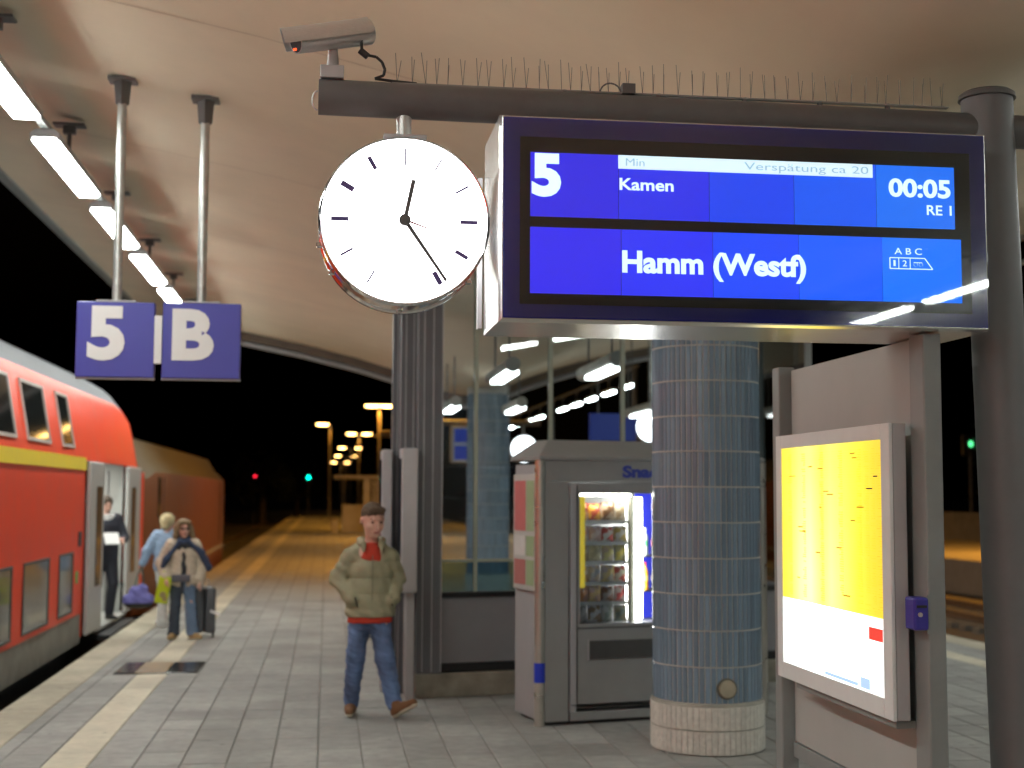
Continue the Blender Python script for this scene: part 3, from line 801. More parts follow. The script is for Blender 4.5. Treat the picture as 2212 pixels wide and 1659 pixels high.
lt = [o for o in ks.children if o.name.startswith('lettering')][0]
co = [v.co.copy() for v in lt.data.vertices]
for v, c in zip(lt.data.vertices, co): v.co = (.70 + c.x * .42, -.006 + (c.y * 1.0), 1.925 + c.z * .10)
# door frame pieces around the window
kbox((.25, -.008, .10), (.30, .04, KH - .185), 'door_frame', M_ks)
kbox((.30, -.008, WZ1 + .0), (1.36, .04, KH - .185), 'door_frame', M_kf)
kbox((.30, -.008, WZ0 - .0), (WX0, .04, WZ1 - .002), 'door_frame', M_kf)
kbox((WX1, -.008, WZ0), (1.36, .04, WZ1 - .002), 'door_frame', M_kf)
kbox((.30, -.006, .155), (1.36, .04, WZ0 - .002), 'lower_door', M_kf)
kbox((.30, -.012, WZ0 - .035), (1.36, -.0065, WZ0 - .028), 'door_seam', M_black, 0)
kbox((.255, -.012, .148), (1.36, -.007, .154), 'door_seam', M_black, 0)
kbox((.302, -.0125, .16), (.308, -.0085, 1.86), 'door_seam', M_black, 0)
kbox((.25, -.008, .03), (1.36, .04, .096), 'kick_panel', M_kf)
kbox((.41, -.016, .50), (1.2, -.0065, .645), 'delivery_flap', pm('flap_dark', (.06, .06, .058), .4, var=.15))
kbox((.395, -.014, .49), (.408, -.0066, .655), 'flap_frame', M_ks)
kbox((1.38, -.004, .03), (KW - .1, .045, KH - .185), 'coin_door', M_kf)
kbox((1.5, -.03, 1.05), (1.56, -.005, 1.45), 'coin_panel', M_black)
kbox((1.80, -.04, .75), (1.83, -.005, 1.05), 'handle', M_black)
# roof: a hipped top
mb = MB(); v0 = [(-.02, -.02, KH + .002), (KW + .02, -.02, KH + .002), (KW + .02, KD + .02, KH + .002), (-.02, KD + .02, KH + .002)]
v1 = [(.16, .26, KH + .17), (KW - .16, .26, KH + .17), (KW - .16, KD - .1, KH + .17), (.16, KD - .1, KH + .17)]
vm = [(a[0], a[1], a[2] + .03) for a in v0]
mb.add([KM @ Vector(p) for p in v0 + vm + v1], [(0, 3, 2, 1)] + [(i, (i + 1) % 4, 4 + (i + 1) % 4, 4 + i) for i in range(4)] + [(4 + i, 4 + (i + 1) % 4, 8 + (i + 1) % 4, 8 + i) for i in range(4)] + [(8, 9, 10, 11)])
mb.build('roof', M_kf, ks, bevel=.006)
M_post = pm('brushed_corner_tube', (.56, .54, .49), .28, metal=.8, var=.1)
mb = MB(); mb.cyl(KM @ Vector((.0, .02, 0)), KM @ Vector((.0, .02, KH)), .042, n=24); cp = mb.build('corner_tube', M_post, ks, smooth=40)
mb = MB(); mb.cyl(KM @ Vector((.0, .02, .335)), KM @ Vector((.0, .02, .487)), .0435, n=24); mb.build('blue_band', pm('band_blue', (.015, .04, .5), .35), cp, smooth=40)
mb = MB(); mb.cyl(KM @ Vector((KW, .02, 0)), KM @ Vector((KW, .02, KH)), .042, n=24); mb.build('corner_tube', M_post, ks, smooth=40)
# side poster
pst = kbox((-.012, .09, 1.03), (.018, .58, 1.95), 'side_poster', pm('poster_frame', (.5, .5, .48), .4))
for (za, zb, c, nm) in ((1.50, 1.90, (.55, .16, .16), 'red'), (1.30, 1.46, (.62, .62, .6), 'white'), (1.07, 1.27, (.42, .16, .15), 'rust')):
    kbox((-.016, .30, za), (-.0125, .55, zb), 'poster_field', pm('poster_' + nm, c, .5), 0, pst)
    kbox((-.016, .12, za), (-.0125, .28, zb), 'poster_field', pm('poster_green', (.32, .42, .24), .5), 0, pst)
# lit interior
kbox((.31, .40, WZ0 - .03), (1.35, .43, WZ1 + .03), 'rear_lining', pm('lining_grey', (.45, .45, .45), .5))
M_bluebk = em('blue_backlight', (.03, .04, .5), .8)
kbox((.93, .36, WZ0 + .0), (1.30, .39, WZ1), 'blue_backdrop', M_bluebk, 0)
kbox((.31, .05, WZ0 - .03), (1.35, .40, WZ0 - .004), 'bottom_tray', M_kf)
kbox((.835, .055, WZ0 + .02), (.905, .10, WZ1 - .03), 'light_strip', em('kiosk_strip', (1, 1, .98), 24), .01)
kbox((.845, .045, WZ0 + .3), (.85, .054, WZ0 + .32), 'strip_clip', M_black, 0)
kbox((.800, .15, WZ0 + .02), (.812, .17, WZ1 - .03), 'inner_light_strip', em('kiosk_inner', (1, 1, .95), 14), 0)
kbox((.80, .05, WZ0), (.83, .12, WZ1), 'strip_frame', pm('cream_frame', (.6, .6, .5), .4))
kbox((.335, .045, WZ0 + .28), (.395, .055, WZ1 - .02), 'yellow_side_strip', em('yellow_strip', (.75, .58, .02), .45), 0)
kbox((.31, .05, WZ1 - .02), (.80, .075, WZ1 - .003), 'added_top_lamp', em('kiosk_top', (1, .98, .9), 22), 0)  # lamp added to brighten the packets
kbox((WX0, .012, WZ0), (WX1, .018, WZ1 - .002), 'window_pane', glass('kiosk_glass', (.97, .98, .97)), 0)
M_shelf = pm('shelf_dark', (.06, .06, .06), .4)
shz = [.775, .93, 1.085, 1.25, 1.405, 1.575]
for z in shz[1:]:
    kbox((.335, .08, z - .012), (.795, .38, z), 'shelf', M_shelf)
    kbox((.335, .074, z - .018), (.795, .079, z + .012), 'shelf_edge', pm('shelf_rail', (.45, .45, .42), .3, metal=.5), 0)
for z in (1.02, 1.30):
    kbox((.93, .08, z - .012), (1.30, .35, z), 'shelf', M_shelf)
# snack packets
def pillow(w, h, d):
    q = MB(); nx, nz = 6, 7; front, back = [], []
    vs = []
    for s in (-1, 1):
        for j in range(nz + 1):
            for i in range(nx + 1):
                u, v = i / nx, j / nz
                b = (math.sin(math.pi * u) ** .55) * (math.sin(math.pi * min(1, max(0, (v - .08) / .84))) ** .5 if .08 < v < .92 else 0)
                vs.append((w * (u - .5) * (1 - .06 * b), s * (.002 + d / 2 * b), h * v))
    fs = []; N = (nx + 1) * (nz + 1)
    for j in range(nz):
        for i in range(nx):
            a = j * (nx + 1) + i
            fs.append((a, a + 1, a + nx + 2, a + nx + 1)); fs.append((N + a, N + a + nx + 1, N + a + nx + 2, N + a + 1))
    for i in range(nx): fs.append((i, N + i, N + i + 1, i + 1)); a = nz * (nx + 1) + i; fs.append((a, a + 1, N + a + 1, N + a))
    for j in range(nz): a = j * (nx + 1); fs.append((a, a + nx + 1, N + a + nx + 1, N + a)); a += nx; fs.append((a, N + a, N + a + nx + 1, a + nx + 1))
    q.add(vs, fs); return q
def foil(name, c1, c2):
    if name in MATS: return MATS[name]
    m = pm(name, c1, .25, var=.1, coat=.3)
    nt = m.node_tree; b = nt.nodes['Principled BSDF']
    tc = nt.nodes.new('ShaderNodeTexCoord'); v = nt.nodes.new('ShaderNodeTexVoronoi'); v.inputs['Scale'].default_value = 26
    rp = nt.nodes.new('ShaderNodeValToRGB'); rp.color_ramp.interpolation = 'CONSTANT'
    rp.color_ramp.elements[0].color = (*c1, 1); rp.color_ramp.elements[1].position = .52; rp.color_ramp.elements[1].color = (*c2, 1)
    nt.links.new(tc.outputs['Object'], v.inputs['Vector']); nt.links.new(v.outputs['Color'], rp.inputs[0]); nt.links.new(rp.outputs[0], b.inputs['Base Color'])
    return m
packs = {  # shelf row (from the bottom) -> list of (colour words, c1, c2)
    5: [('dark red', (.3, .03, .02), (.6, .3, .1)), ('red and orange', (.5, .08, .03), (.8, .4, .05)), ('brown', (.25, .12, .05), (.6, .45, .3)), ('tan', (.5, .36, .2), (.7, .6, .45))],
    4: [('pink', (.6, .3, .28), (.75, .6, .5)), ('pale pink', (.6, .45, .42), (.5, .3, .25)), ('red topped white', (.7, .66, .6), (.6, .08, .06)), ('white and gold', (.7, .68, .6), (.55, .42, .12))],
    3: [('tan striped', (.55, .45, .3), (.35, .22, .12)), ('olive', (.4, .38, .2), (.6, .55, .3)), ('pale yellow', (.75, .7, .25), (.6, .5, .3)), ('yellow', (.8, .66, .12), (.5, .45, .2))],
    2: [('white', (.75, .7, .62), (.5, .3, .15)), ('grey blue', (.3, .32, .36), (.5, .4, .3)), ('gold', (.7, .55, .2), (.5, .42, .3)), ('red and cream', (.8, .7, .5), (.6, .1, .05))],
    1: [('orange', (.7, .3, .08), (.5, .25, .15)), ('amber', (.65, .42, .1), (.5, .3, .15)), ('brown and silver', (.45, .4, .35), (.3, .15, .08)), ('bright red', (.7, .12, .1), (.75, .55, .5))],
    0: [('silver', (.5, .5, .48), (.3, .3, .28)), ('silver and brown', (.5, .5, .5), (.3, .2, .1)), ('green and silver', (.35, .4, .33), (.55, .55, .5)), ('grey green', (.3, .35, .28), (.45, .4, .25))]}
rown = ['lowest shelf', 'second lowest shelf', 'third lowest shelf', 'third highest shelf', 'second highest shelf', 'top shelf']
pk = pillow(.112, .138, .06).build('snack_packet', M_white); pkm = pk.data; bpy.data.objects.remove(pk)
for r_, lst in packs.items():
    for i, (cw, c1, c2) in enumerate(lst):
        me = pkm.copy(); me.materials.clear(); me.materials.append(foil('foil_%d_%d' % (r_, i), c1, c2)); me.polygons.foreach_set('use_smooth', [True] * len(me.polygons))
        o = bpy.data.objects.new('snack_packet', me); COL.objects.link(o)
        p = KM @ Vector((.395 + i * .112 + random.uniform(-.004, .004), .115, shz[r_] + .001))
        o.location = p; o.rotation_euler = (R(random.uniform(-6, 2)), 0, KR + R(random.uniform(-14, 14)))
        s = random.uniform(.92, 1.05); o.scale = (1.0, 1.0, s * (1.0 if r_ < 5 else 1.1))
        tag(o, '%s snack packet, %s from left on the %s' % (cw, ordn[i], rown[r_]), 'snack packet', 'snack packets in the kiosk window')
def bottle(x_, z_, cap, liquid, lab_c, label):
    p = KM @ Vector((x_, .14, z_)); t = thing('drink_bottle', label, 'bottle', tuple(p), 0, 'drink bottles in the kiosk window')
    mb = MB(); mb.lathe([(.0, 0), (.028, .0), (.031, .012), (.031, .13), (.027, .155), (.012, .19), (.011, .205), (0, .205)], p, 16); mb.build('body', pm('drink_' + liquid[0], liquid[1], .12, coat=.5), t, smooth=40)
    mb = MB(); mb.cyl(p + Vector((0, 0, .198)), p + Vector((0, 0, .222)), .0145, n=12); mb.build('cap', pm('cap_' + cap[0], cap[1], .4), t, smooth=40)
    mb = MB(); mb.lathe([(.0318, .075), (.0318, .12)], p, 16); mb.build('wrapper', pm('label_' + lab_c[0], lab_c[1], .4), t)
redc = ('red', (.6, .03, .02)); cola = ('cola', (.02, .012, .01)); wat = ('water', (.45, .5, .48)); ora = ('orange', (.6, .28, .03)); redl = ('red', (.6, .12, .08)); yl = ('yellow', (.6, .5, .1)); wl = ('white', (.6, .62, .6)); grn = ('green', (.08, .3, .15))
bottle(.965, 1.30, ('white', (.7, .7, .7)), wat, grn, 'clear water bottle at the left of the upper bottle shelf')
bottle(1.055, 1.30, redc, cola, redl, 'dark cola bottle with red cap and label on the upper bottle shelf')
bottle(1.13, 1.30, redc, cola, wl, 'dark bottle half hidden by the column on the upper shelf')
bottle(.965, 1.02, redc, ora, yl, 'orange drink bottle at the left of the lower bottle shelf')
bottle(1.055, 1.02, redc, cola, ('cream', (.5, .42, .3)), 'dark bottle with cream label and red cap on the lower bottle shelf')
bottle(1.13, 1.02, redc, ora, wl, 'orange bottle half hidden by the column on the lower shelf')

# ---------------------------------------------------------------- timetable case and its stand
tc_ = thing('timetable_stand', 'grey panel stand right of the tiled column behind the lit timetable', 'stand', (2.45, 6.2, 0))
M_st = pm('stand_grey', (.42, .435, .415), .5, var=.06, scale=3)
mb = MB(); mb.box((2.44, 5.41, .52), (2.48, 7.0, 2.455)); mb.build('panel', M_st, tc_, bevel=.003)
mb = MB(); mb.box((2.39, 5.26, 0), (2.468, 5.40, 2.455)); mb.build('post', M_steelb, tc_, bevel=.008)
mb = MB(); mb.box((2.375, 7.01, 0), (2.465, 7.12, 2.475)); mb.build('post', M_steelb, tc_, bevel=.008)
mb = MB(); mb.box((2.43, 5.42, .44), (2.49, 7.0, .515)); mb.build('lower_rail', M_steelb, tc_, bevel=.004)
ca = thing('timetable_case', 'brightly backlit yellow and white departure timetable in a pale frame', 'timetable', (2.3, 6.1, .88))
M_cfr = pm('case_frame', (.76, .80, .80), .38, var=.05)
YA, YB, ZA, ZB = 5.375, 6.80, .885, 2.095
la, lb, lza, lzb = 5.46, 6.725, .965, 2.03
mb = MB()
mb.box((2.302, YA, ZA), (2.362, YB, ZB)); mb.box((2.364, YA + .2, ZA + .1), (2.438, YB - .2, ZB - .1)); mb.build('case_body', M_lightp, ca, bevel=.006)
for nm, lo, hi in (('frame_side', (2.285, YA - .004, ZA), (2.301, la, ZB)), ('frame_side', (2.285, lb, ZA), (2.301, YB + .004, ZB)), ('frame_top', (2.285, la + .001, lzb), (2.301, lb - .001, ZB)), ('frame_bottom', (2.285, la + .001, ZA), (2.301, lb - .001, lza))):
    mb = MB(); mb.box(lo, hi); mb.build(nm, M_cfr, ca, bevel=.003)
def poster_mat(name, base, strength, white=False):
    m = bpy.data.materials.new(name); m.use_nodes = True; nt = m.node_tree; b = nt.nodes['Principled BSDF']
    tc = nt.nodes.new('ShaderNodeTexCoord')
    sx = nt.nodes.new('ShaderNodeSeparateXYZ'); nt.links.new(tc.outputs['Object'], sx.inputs[0])
    # unevenness of the lamp tubes standing behind the sheet
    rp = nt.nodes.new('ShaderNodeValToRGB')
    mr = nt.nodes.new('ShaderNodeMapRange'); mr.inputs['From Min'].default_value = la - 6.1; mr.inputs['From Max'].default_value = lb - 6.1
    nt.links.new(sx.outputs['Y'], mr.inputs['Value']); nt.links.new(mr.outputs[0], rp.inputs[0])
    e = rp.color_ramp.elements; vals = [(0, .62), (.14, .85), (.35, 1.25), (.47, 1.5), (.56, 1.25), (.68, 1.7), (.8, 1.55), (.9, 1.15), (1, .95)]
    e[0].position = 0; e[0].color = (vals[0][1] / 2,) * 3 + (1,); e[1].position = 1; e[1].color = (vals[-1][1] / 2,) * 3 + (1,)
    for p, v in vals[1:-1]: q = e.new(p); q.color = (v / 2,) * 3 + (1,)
    # fine printed lines
    br = nt.nodes.new('ShaderNodeTexBrick'); br.inputs['Scale'].default_value = 1
    br.inputs['Brick Width'].default_value = .145; br.inputs['Row Height'].default_value = .012 if not white else .02
    br.inputs['Mortar Size'].default_value = .0016; br.inputs['Mortar Smooth'].default_value = .4
    cb = nt.nodes.new('ShaderNodeCombineXYZ'); nt.links.new(sx.outputs['Y'], cb.inputs[0]); nt.links.new(sx.outputs['Z'], cb.inputs[1])
    nt.links.new(cb.outputs[0], br.inputs['Vector'])
    dark = tuple(v * .78 for v in base) if not white else tuple(v * .93 for v in base)
    br.inputs['Color1'].default_value = (*base, 1); br.inputs['Color2'].default_value = (*[v * .97 for v in base], 1); br.inputs['Mortar'].default_value = (*dark, 1)
    if not white:   # overexposed paling put into the colour where the backlight is strongest
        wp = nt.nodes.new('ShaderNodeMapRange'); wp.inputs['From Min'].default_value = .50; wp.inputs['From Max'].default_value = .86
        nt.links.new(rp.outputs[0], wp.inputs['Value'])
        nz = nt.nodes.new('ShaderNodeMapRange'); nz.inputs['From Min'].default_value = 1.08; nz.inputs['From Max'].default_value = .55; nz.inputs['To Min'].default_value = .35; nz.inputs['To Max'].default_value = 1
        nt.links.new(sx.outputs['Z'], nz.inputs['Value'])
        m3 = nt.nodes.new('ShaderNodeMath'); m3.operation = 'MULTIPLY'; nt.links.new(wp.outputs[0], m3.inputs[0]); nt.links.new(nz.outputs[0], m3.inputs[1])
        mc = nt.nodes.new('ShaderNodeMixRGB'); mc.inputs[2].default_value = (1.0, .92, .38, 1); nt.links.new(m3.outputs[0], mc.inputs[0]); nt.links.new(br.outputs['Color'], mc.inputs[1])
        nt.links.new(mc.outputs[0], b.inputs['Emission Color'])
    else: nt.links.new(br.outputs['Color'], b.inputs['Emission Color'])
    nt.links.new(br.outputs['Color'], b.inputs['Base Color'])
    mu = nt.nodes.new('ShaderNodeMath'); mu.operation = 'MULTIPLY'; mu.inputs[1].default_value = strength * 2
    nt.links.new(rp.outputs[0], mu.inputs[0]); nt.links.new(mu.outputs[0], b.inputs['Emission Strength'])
    b.inputs['Roughness'].default_value = .3
    return m
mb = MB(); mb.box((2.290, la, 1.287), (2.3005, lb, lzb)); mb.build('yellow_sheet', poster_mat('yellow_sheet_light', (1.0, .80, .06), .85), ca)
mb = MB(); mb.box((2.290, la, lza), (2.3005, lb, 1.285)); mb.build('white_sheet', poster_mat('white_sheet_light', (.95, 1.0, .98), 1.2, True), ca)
mb = MB(); mb.box((2.2885, 5.475, 1.19), (2.2898, 5.62, 1.242)); mb.build('red_box', em('red_print', (.85, .06, .04), .7), ca)
fp = MB()
rf = random.Random(9)
for cy0 in (5.47, 5.535, 5.60, 5.68, 5.90, 6.14, 6.38, 6.58):
    zz = 1.31
    while zz < 2.0:
        if rf.random() < .86:
            w_r = rf.uniform(.025, .055); fp.box((2.2890, cy0, zz), (2.2898, cy0 + w_r, zz + .0032))
        zz += .0105
fp.build('fine_print', em('print_pale_amber', (.85, .55, .01), .8), ca, kind='stuff')
M_print = em('print_amber', (.55, .36, .0), .6)
M_printd = pm('print_dark', (.05, .03, .02), .5)
rnd = random.Random(3)
for k in range(18):
    yy = rnd.uniform(la + .03, lb - .12); zz = rnd.uniform(1.33, 1.98); ww = rnd.uniform(.03, .09)
    mb = MB(); mb.box((2.2888, yy, zz), (2.2898, yy + ww, zz + .006)); mb.build('printed_line', M_printd if yy < 5.62 else M_print, ca)
mb = MB(); mb.box((2.2888, 5.75, .975), (2.2898, 6.15, .99)); mb.box((2.2888, 5.62, .975), (2.2898, 5.72, 1.02)); mb.build('printed_line', em('print_blue', (.35, .5, .8), 1.0), ca)
mb = MB(); mb.box((2.31, YA + .03, ZA - .035), (2.438, YB - .2, ZA - .004)); mb.build('lower_bracket', M_steelb, ca, bevel=.004)
va = thing('ticket_validator', 'small violet blue ticket validator fixed to the stand post', 'ticket validator', (2.345, 5.3, 1.25))
mb = MB(); mb.box((2.322, 5.235, 1.262), (2.384, 5.33, 1.392)); mb.build('body', pm('validator_blue', (.05, .04, .32), .35), va, bevel=.01)
mb = MB(); mb.cyl((2.345, 5.2355, 1.325), (2.345, 5.226, 1.325), .009, n=14); mb.build('button', M_lightp, va)
mb = MB(); mb.box((2.332, 5.231, 1.352), (2.374, 5.2349, 1.362)); mb.build('slot', M_black, va)
mb = MB(); mb.box((2.384, 5.255, 1.245), (2.42, 5.2595, 1.40)); mb.build('back_plate', M_steelb, va)

# ---------------------------------------------------------------- trains
M_yel = pm('stripe_yellow', (.92, .68, .01), .35, var=.05)
M_roof = pm('train_roof_grey', (.17, .175, .19), .7, var=.15, scale=2)
M_skirt = pm('train_skirt', (.22, .21, .18), .6, var=.3, scale=4)
M_dwin = pm('train_window', (.018, .02, .02), .06, var=.1)
M_lwin = pm('train_lower_window', (.10, .105, .09), .09, var=.2, scale=2)  # reflection of the lit platform put into the grey pane colour
M_wfr = pm('window_frame_pale', (.5, .45, .42), .4)
coach = thing('passenger_coach', 'red double-deck train coach with yellow stripe and open door', 'train coach', (-4.35, 8, -.7))
TXC = -4.35
hp = [(1.45, .34), (1.455, 1.2), (1.45, 2.05), (1.445, 2.215), (1.43, 2.26), (1.30, 2.97), (1.24, 3.07)]     # half profile (offset, z), red side
rp_ = [(1.24, 3.07), (1.08, 3.28), (.8, 3.44), (.45, 3.52), (0, 3.55)]
def section(y, pts, k=1.0, zk=1.0, side=1):
    return [(TXC + side * o_ * k, y, .34 + (z - .34) * zk) for o_, z in pts]
ENDS = [(-6, 1, 1), (17.2, 1, 1)]
def shell(mb, pts, ys, side=1): mb.loft([section(y, pts, k, zk, side) for (y, k, zk) in ys])
Dya, Dyb = 17.2, 22.25
taper = [(20.6, 1, 1), (21.4, .995, .985), (22.0, .985, .955), (22.5, .965, .90), (22.9, .94, .82)]
mb = MB(); shell(mb, hp, [(-6, 1, 1), (Dya, 1, 1)]); shell(mb, hp, [(-6, 1, 1), (20.6, 1, 1)] + taper[1:], -1)
above = [(1.449, 2.17), (1.445, 2.215), (1.43, 2.26), (1.30, 2.97), (1.24, 3.07)]
shell(mb, above, [(Dya, 1, 1)] + taper[:4])
shell(mb, hp[:1] + [(1.455, 1.2), (1.449, 2.17)] + above[1:], taper[2:])
e = taper[-1]; S_ = section(e[0], hp + rp_[1:], e[1], e[2]); S2 = section(e[0], hp + rp_[1:], e[1], e[2], -1)
mb.add(S_ + S2[::-1], [tuple(range(len(S_) * 2))])
mb.build('body', M_red, coach, smooth=35)
mb = MB(); shell(mb, rp_, [(-6, 1, 1)] + taper); shell(mb, rp_, [(-6, 1, 1)] + taper, -1); mb.build('roof', M_roof, coach, smooth=35)
mb = MB(); mb.add([(-2.896, -6, 2.055), (-2.896, Dya, 2.055), (-2.9, Dya, 2.205), (-2.9, -6, 2.205), (-2.885, -6, 2.055), (-2.885, Dya, 2.055), (-2.893, Dya, 2.205), (-2.893, -6, 2.205)], [(4, 5, 6, 7), (0, 1, 5, 4), (2, 3, 7, 6), (1, 2, 6, 5)]); mb.build('yellow_stripe', M_yel, coach)
mb = MB(); mb.box((-5.78, -6, -.02), (-2.905, 17.15, .34)); mb.box((-5.78, 22.3, -.02), (-3.0, 22.7, .34)); mb.build('skirt', M_skirt, coach, bevel=.01)
mb = MB(); mb.box((-5.5, -6, -.6), (-3.2, 22.5, -.03)); mb.build('underframe', M_black, coach)
for yy in (-3, -.5, 18.5, 21.0):
    for s in (-.72, .72):
        mb = MB(); mb.lathe([(0, -.06), (.44, -.06), (.46, 0), (.42, .06), (0, .06)], (0, 0, 0), 24, axis='Y')
        q = MB(); q.add(mb.v, mb.f, 0, Matrix.Translation((TXC + s, yy, -.24)) @ Matrix.Rotation(R(90), 4, 'Z')); q.build('wheel', pm('wheel_steel', (.08, .07, .06), .5, metal=.5), coach, smooth=30)
def uwin(y0, y1):
    def P(z, off): # on the leaning upper side
        t = (z - 2.26) / (2.97 - 2.26); return TXC + 1.43 + (1.30 - 1.43) * t + off
    za, zb, f = 2.30, 2.92, .035
    fr = MB()
    for (a, b, c, d) in ((y0, y1, za, za + f), (y0, y1, zb - f, zb), (y0, y0 + f, za + f, zb - f), (y1 - f, y1, za + f, zb - f)):
        vs = [(P(z, o_), y, z) for o_ in (-.005, .018) for (y, z) in ((a, c), (b, c), (b, d), (a, d))]
        fr.add(vs, [(0, 3, 2, 1), (4, 5, 6, 7), (0, 1, 5, 4), (1, 2, 6, 5), (2, 3, 7, 6), (3, 0, 4, 7)])
    o = fr.build('window_frame', M_wfr, coach, normals=True)
    mb = MB(); vs = [(P(z, .008), y, z) for (y, z) in ((y0 + f, za + f), (y1 - f, za + f), (y1 - f, zb - f), (y0 + f, zb - f))]
    mb.add(vs, [(0, 1, 2, 3)]); mb.build('pane', M_dwin, o, normals=False)
for a, b in ((6.6, 7.9), (8.4, 9.7), (10.2, 11.55), (12.1, 13.52), (14.02, 15.15), (15.83, 16.55)): uwin(a, b)
def lwin(y0, y1):
    za, zb, f = .27, 1.1, .03
    za = .40
    fr = MB(); x0 = -2.9
    for (a, b, c, d) in ((y0, y1, za, za + f), (y0, y1, zb - f, zb), (y0, y0 + f, za + f, zb - f), (y1 - f, y1, za + f, zb - f)): fr.box((x0 - .002, a, c), (x0 + .015, b, d))
    o = fr.build('window_frame', pm('window_rubber', (.05, .05, .045), .5), coach, bevel=.004)
    mb = MB(); mb.box((x0, y0 + f, za + f), (x0 + .007, y1 - f, zb - f)); mb.build('pane', M_lwin, o)
for a, b in ((6.6, 7.7), (8.3, 9.4), (10.0, 11.2), (12.0, 13.38), (13.87, 15.12), (15.67, 16.5)): lwin(a, b)
for yy in (1.5, 9.9):
    mb = MB(); mb.box((-2.8985, yy, .36), (-2.892, yy + .012, 2.04)); mb.build('panel_seam', pm('seam_dark_red', (.25, .02, .01), .5), coach)
mb = MB(); mb.box((-2.90, 16.80, 1.15), (-2.885, 16.98, 1.32)); mb.build('side_plate', M_black, coach)
mb = MB(); mb.box((-2.90, 16.72, .72), (-2.884, 16.80, .86)); mb.build('door_button', pm('button_green', (.1, .45, .12), .4), coach, bevel=.004)
# door
M_leaf = pm('door_leaf_grey', (.42, .41, .39), .4, var=.1)
for (a, b, nm) in ((17.22, 18.25, 'near'), (20.45, 21.75, 'far')):
    mb = MB(); mb.box((-2.885, a, .06), (-2.83, b, 2.16)); lf = mb.build('door_leaf', M_leaf, coach, bevel=.02)
    c = (a + b) / 2 + (.12 if nm == 'near' else -.15)
    mb = MB(); mb.box((-2.83, c - .2, .62), (-2.822, c + .2, 1.86)); mb.build('door_window', M_dwin, lf, bevel=.003)
mb = MB()   # vestibule
mb.box((-5.7, 18.0, .02), (-2.86, 20.7, .06)); mb.box((-5.7, 18.0, 2.2), (-2.95, 20.7, 2.24)); mb.box((-5.7, 18.0, .06), (-2.95, 18.04, 2.2)); mb.box((-5.7, 20.66, .06), (-2.95, 20.7, 2.2)); mb.box((-4.25, 18.05, .06), (-4.2, 20.65, 2.2))
mb.build('vestibule', pm('vestibule_grey', (.42, .43, .41), .5, var=.1), coach)
mb = MB(); mb.box((-3.9, 18.6, 2.17), (-3.2, 20.1, 2.195)); mb.build('vestibule_lamp', em('vestibule_light', (1, .98, .9), 9), coach)
mb = MB(); mb.box((-4.2, 19.2, 1.0), (-4.17, 19.24, 2.1)); mb.box((-4.2, 18.2, 1.48), (-4.17, 20.5, 1.53)); mb.cyl((-3.1, 20.3, .1), (-3.1, 20.3, 2.1), .018, n=10); mb.build('handrail', M_steel, coach)
mb = MB(); mb.box((-2.9, 21.8, .06), (-2.87, 22.4, 2.1)); mb.box((-2.95, 17.16, .06), (-2.9, 17.22, 2.2)); mb.build('door_surround', M_red, coach)
mb = MB(); mb.box((-2.93, 18.1, -.08), (-2.70, 20.5, -.02)); mb.build('door_step', M_black, coach)

loco = thing('locomotive', 'locomotive coupled beyond the coach, glowing orange under the sodium lamps', 'locomotive', (TXC, 30, -.7))
lp = [(1.4, -.25), (1.42, .3), (1.42, 2.0), (1.40, 2.14)]
lr = [(1.40, 2.14), (1.12, 2.42), (.95, 2.72), (.5, 2.86), (0, 2.9)]
def lsec(y, pts, k=1.0, zk=1.0, side=1): return [(TXC + side * o_ * k, y, -.25 + (z + .25) * zk) for o_, z in pts]
ly = [(23.3, .86, .84), (23.7, .93, .93), (24.5, 1, 1), (40.4, 1, 1), (41.2, .94, .9), (41.6, .86, .8)]
M_loco = pm('loco_sodium_orange', (.18, .052, .012), .45, var=.2, scale=2, spec=.3)  # red paint shifted to orange, sodium light put into the colour
mb = MB()
for s in (1, -1): mb.loft([lsec(y, lp, k, zk, s) for y, k, zk in ly])
for q in (0, -1):
    y, k, zk = ly[q]; a = lsec(y, lp + lr[1:], k, zk); b = lsec(y, lp + lr[1:], k, zk, -1); mb.add(a + b[::-1], [tuple(range(len(a) * 2))])
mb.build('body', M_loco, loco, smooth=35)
mb = MB()
for s in (1, -1): mb.loft([lsec(y, lr, k, zk, s) for y, k, zk in ly])
mb.build('roof', pm('loco_roof', (.09, .07, .04), .6, var=.2), loco, smooth=35)
mb = MB(); mb.box((-2.935, 24.75, 1.35), (-2.922, 25.15, 2.05)); mb.build('cab_window', M_dwin, loco)
mb = MB(); mb.box((-2.935, 25.6, .5), (-2.922, 25.64, 2.05)); mb.box((-2.935, 38.9, .5), (-2.922, 38.94, 2.05)); mb.build('body_seam', M_black, loco)
mb = MB(); mb.box((-5.5, 23.8, -.8), (-3.0, 41.0, -.26)); mb.build('underframe', M_black, loco)
mb = MB(); mb.box((-2.926, 24.6, .25), (-2.914, 40.3, .33)); mb.build('lower_stripe', pm('loco_pale', (.35, .33, .3), .5), loco)

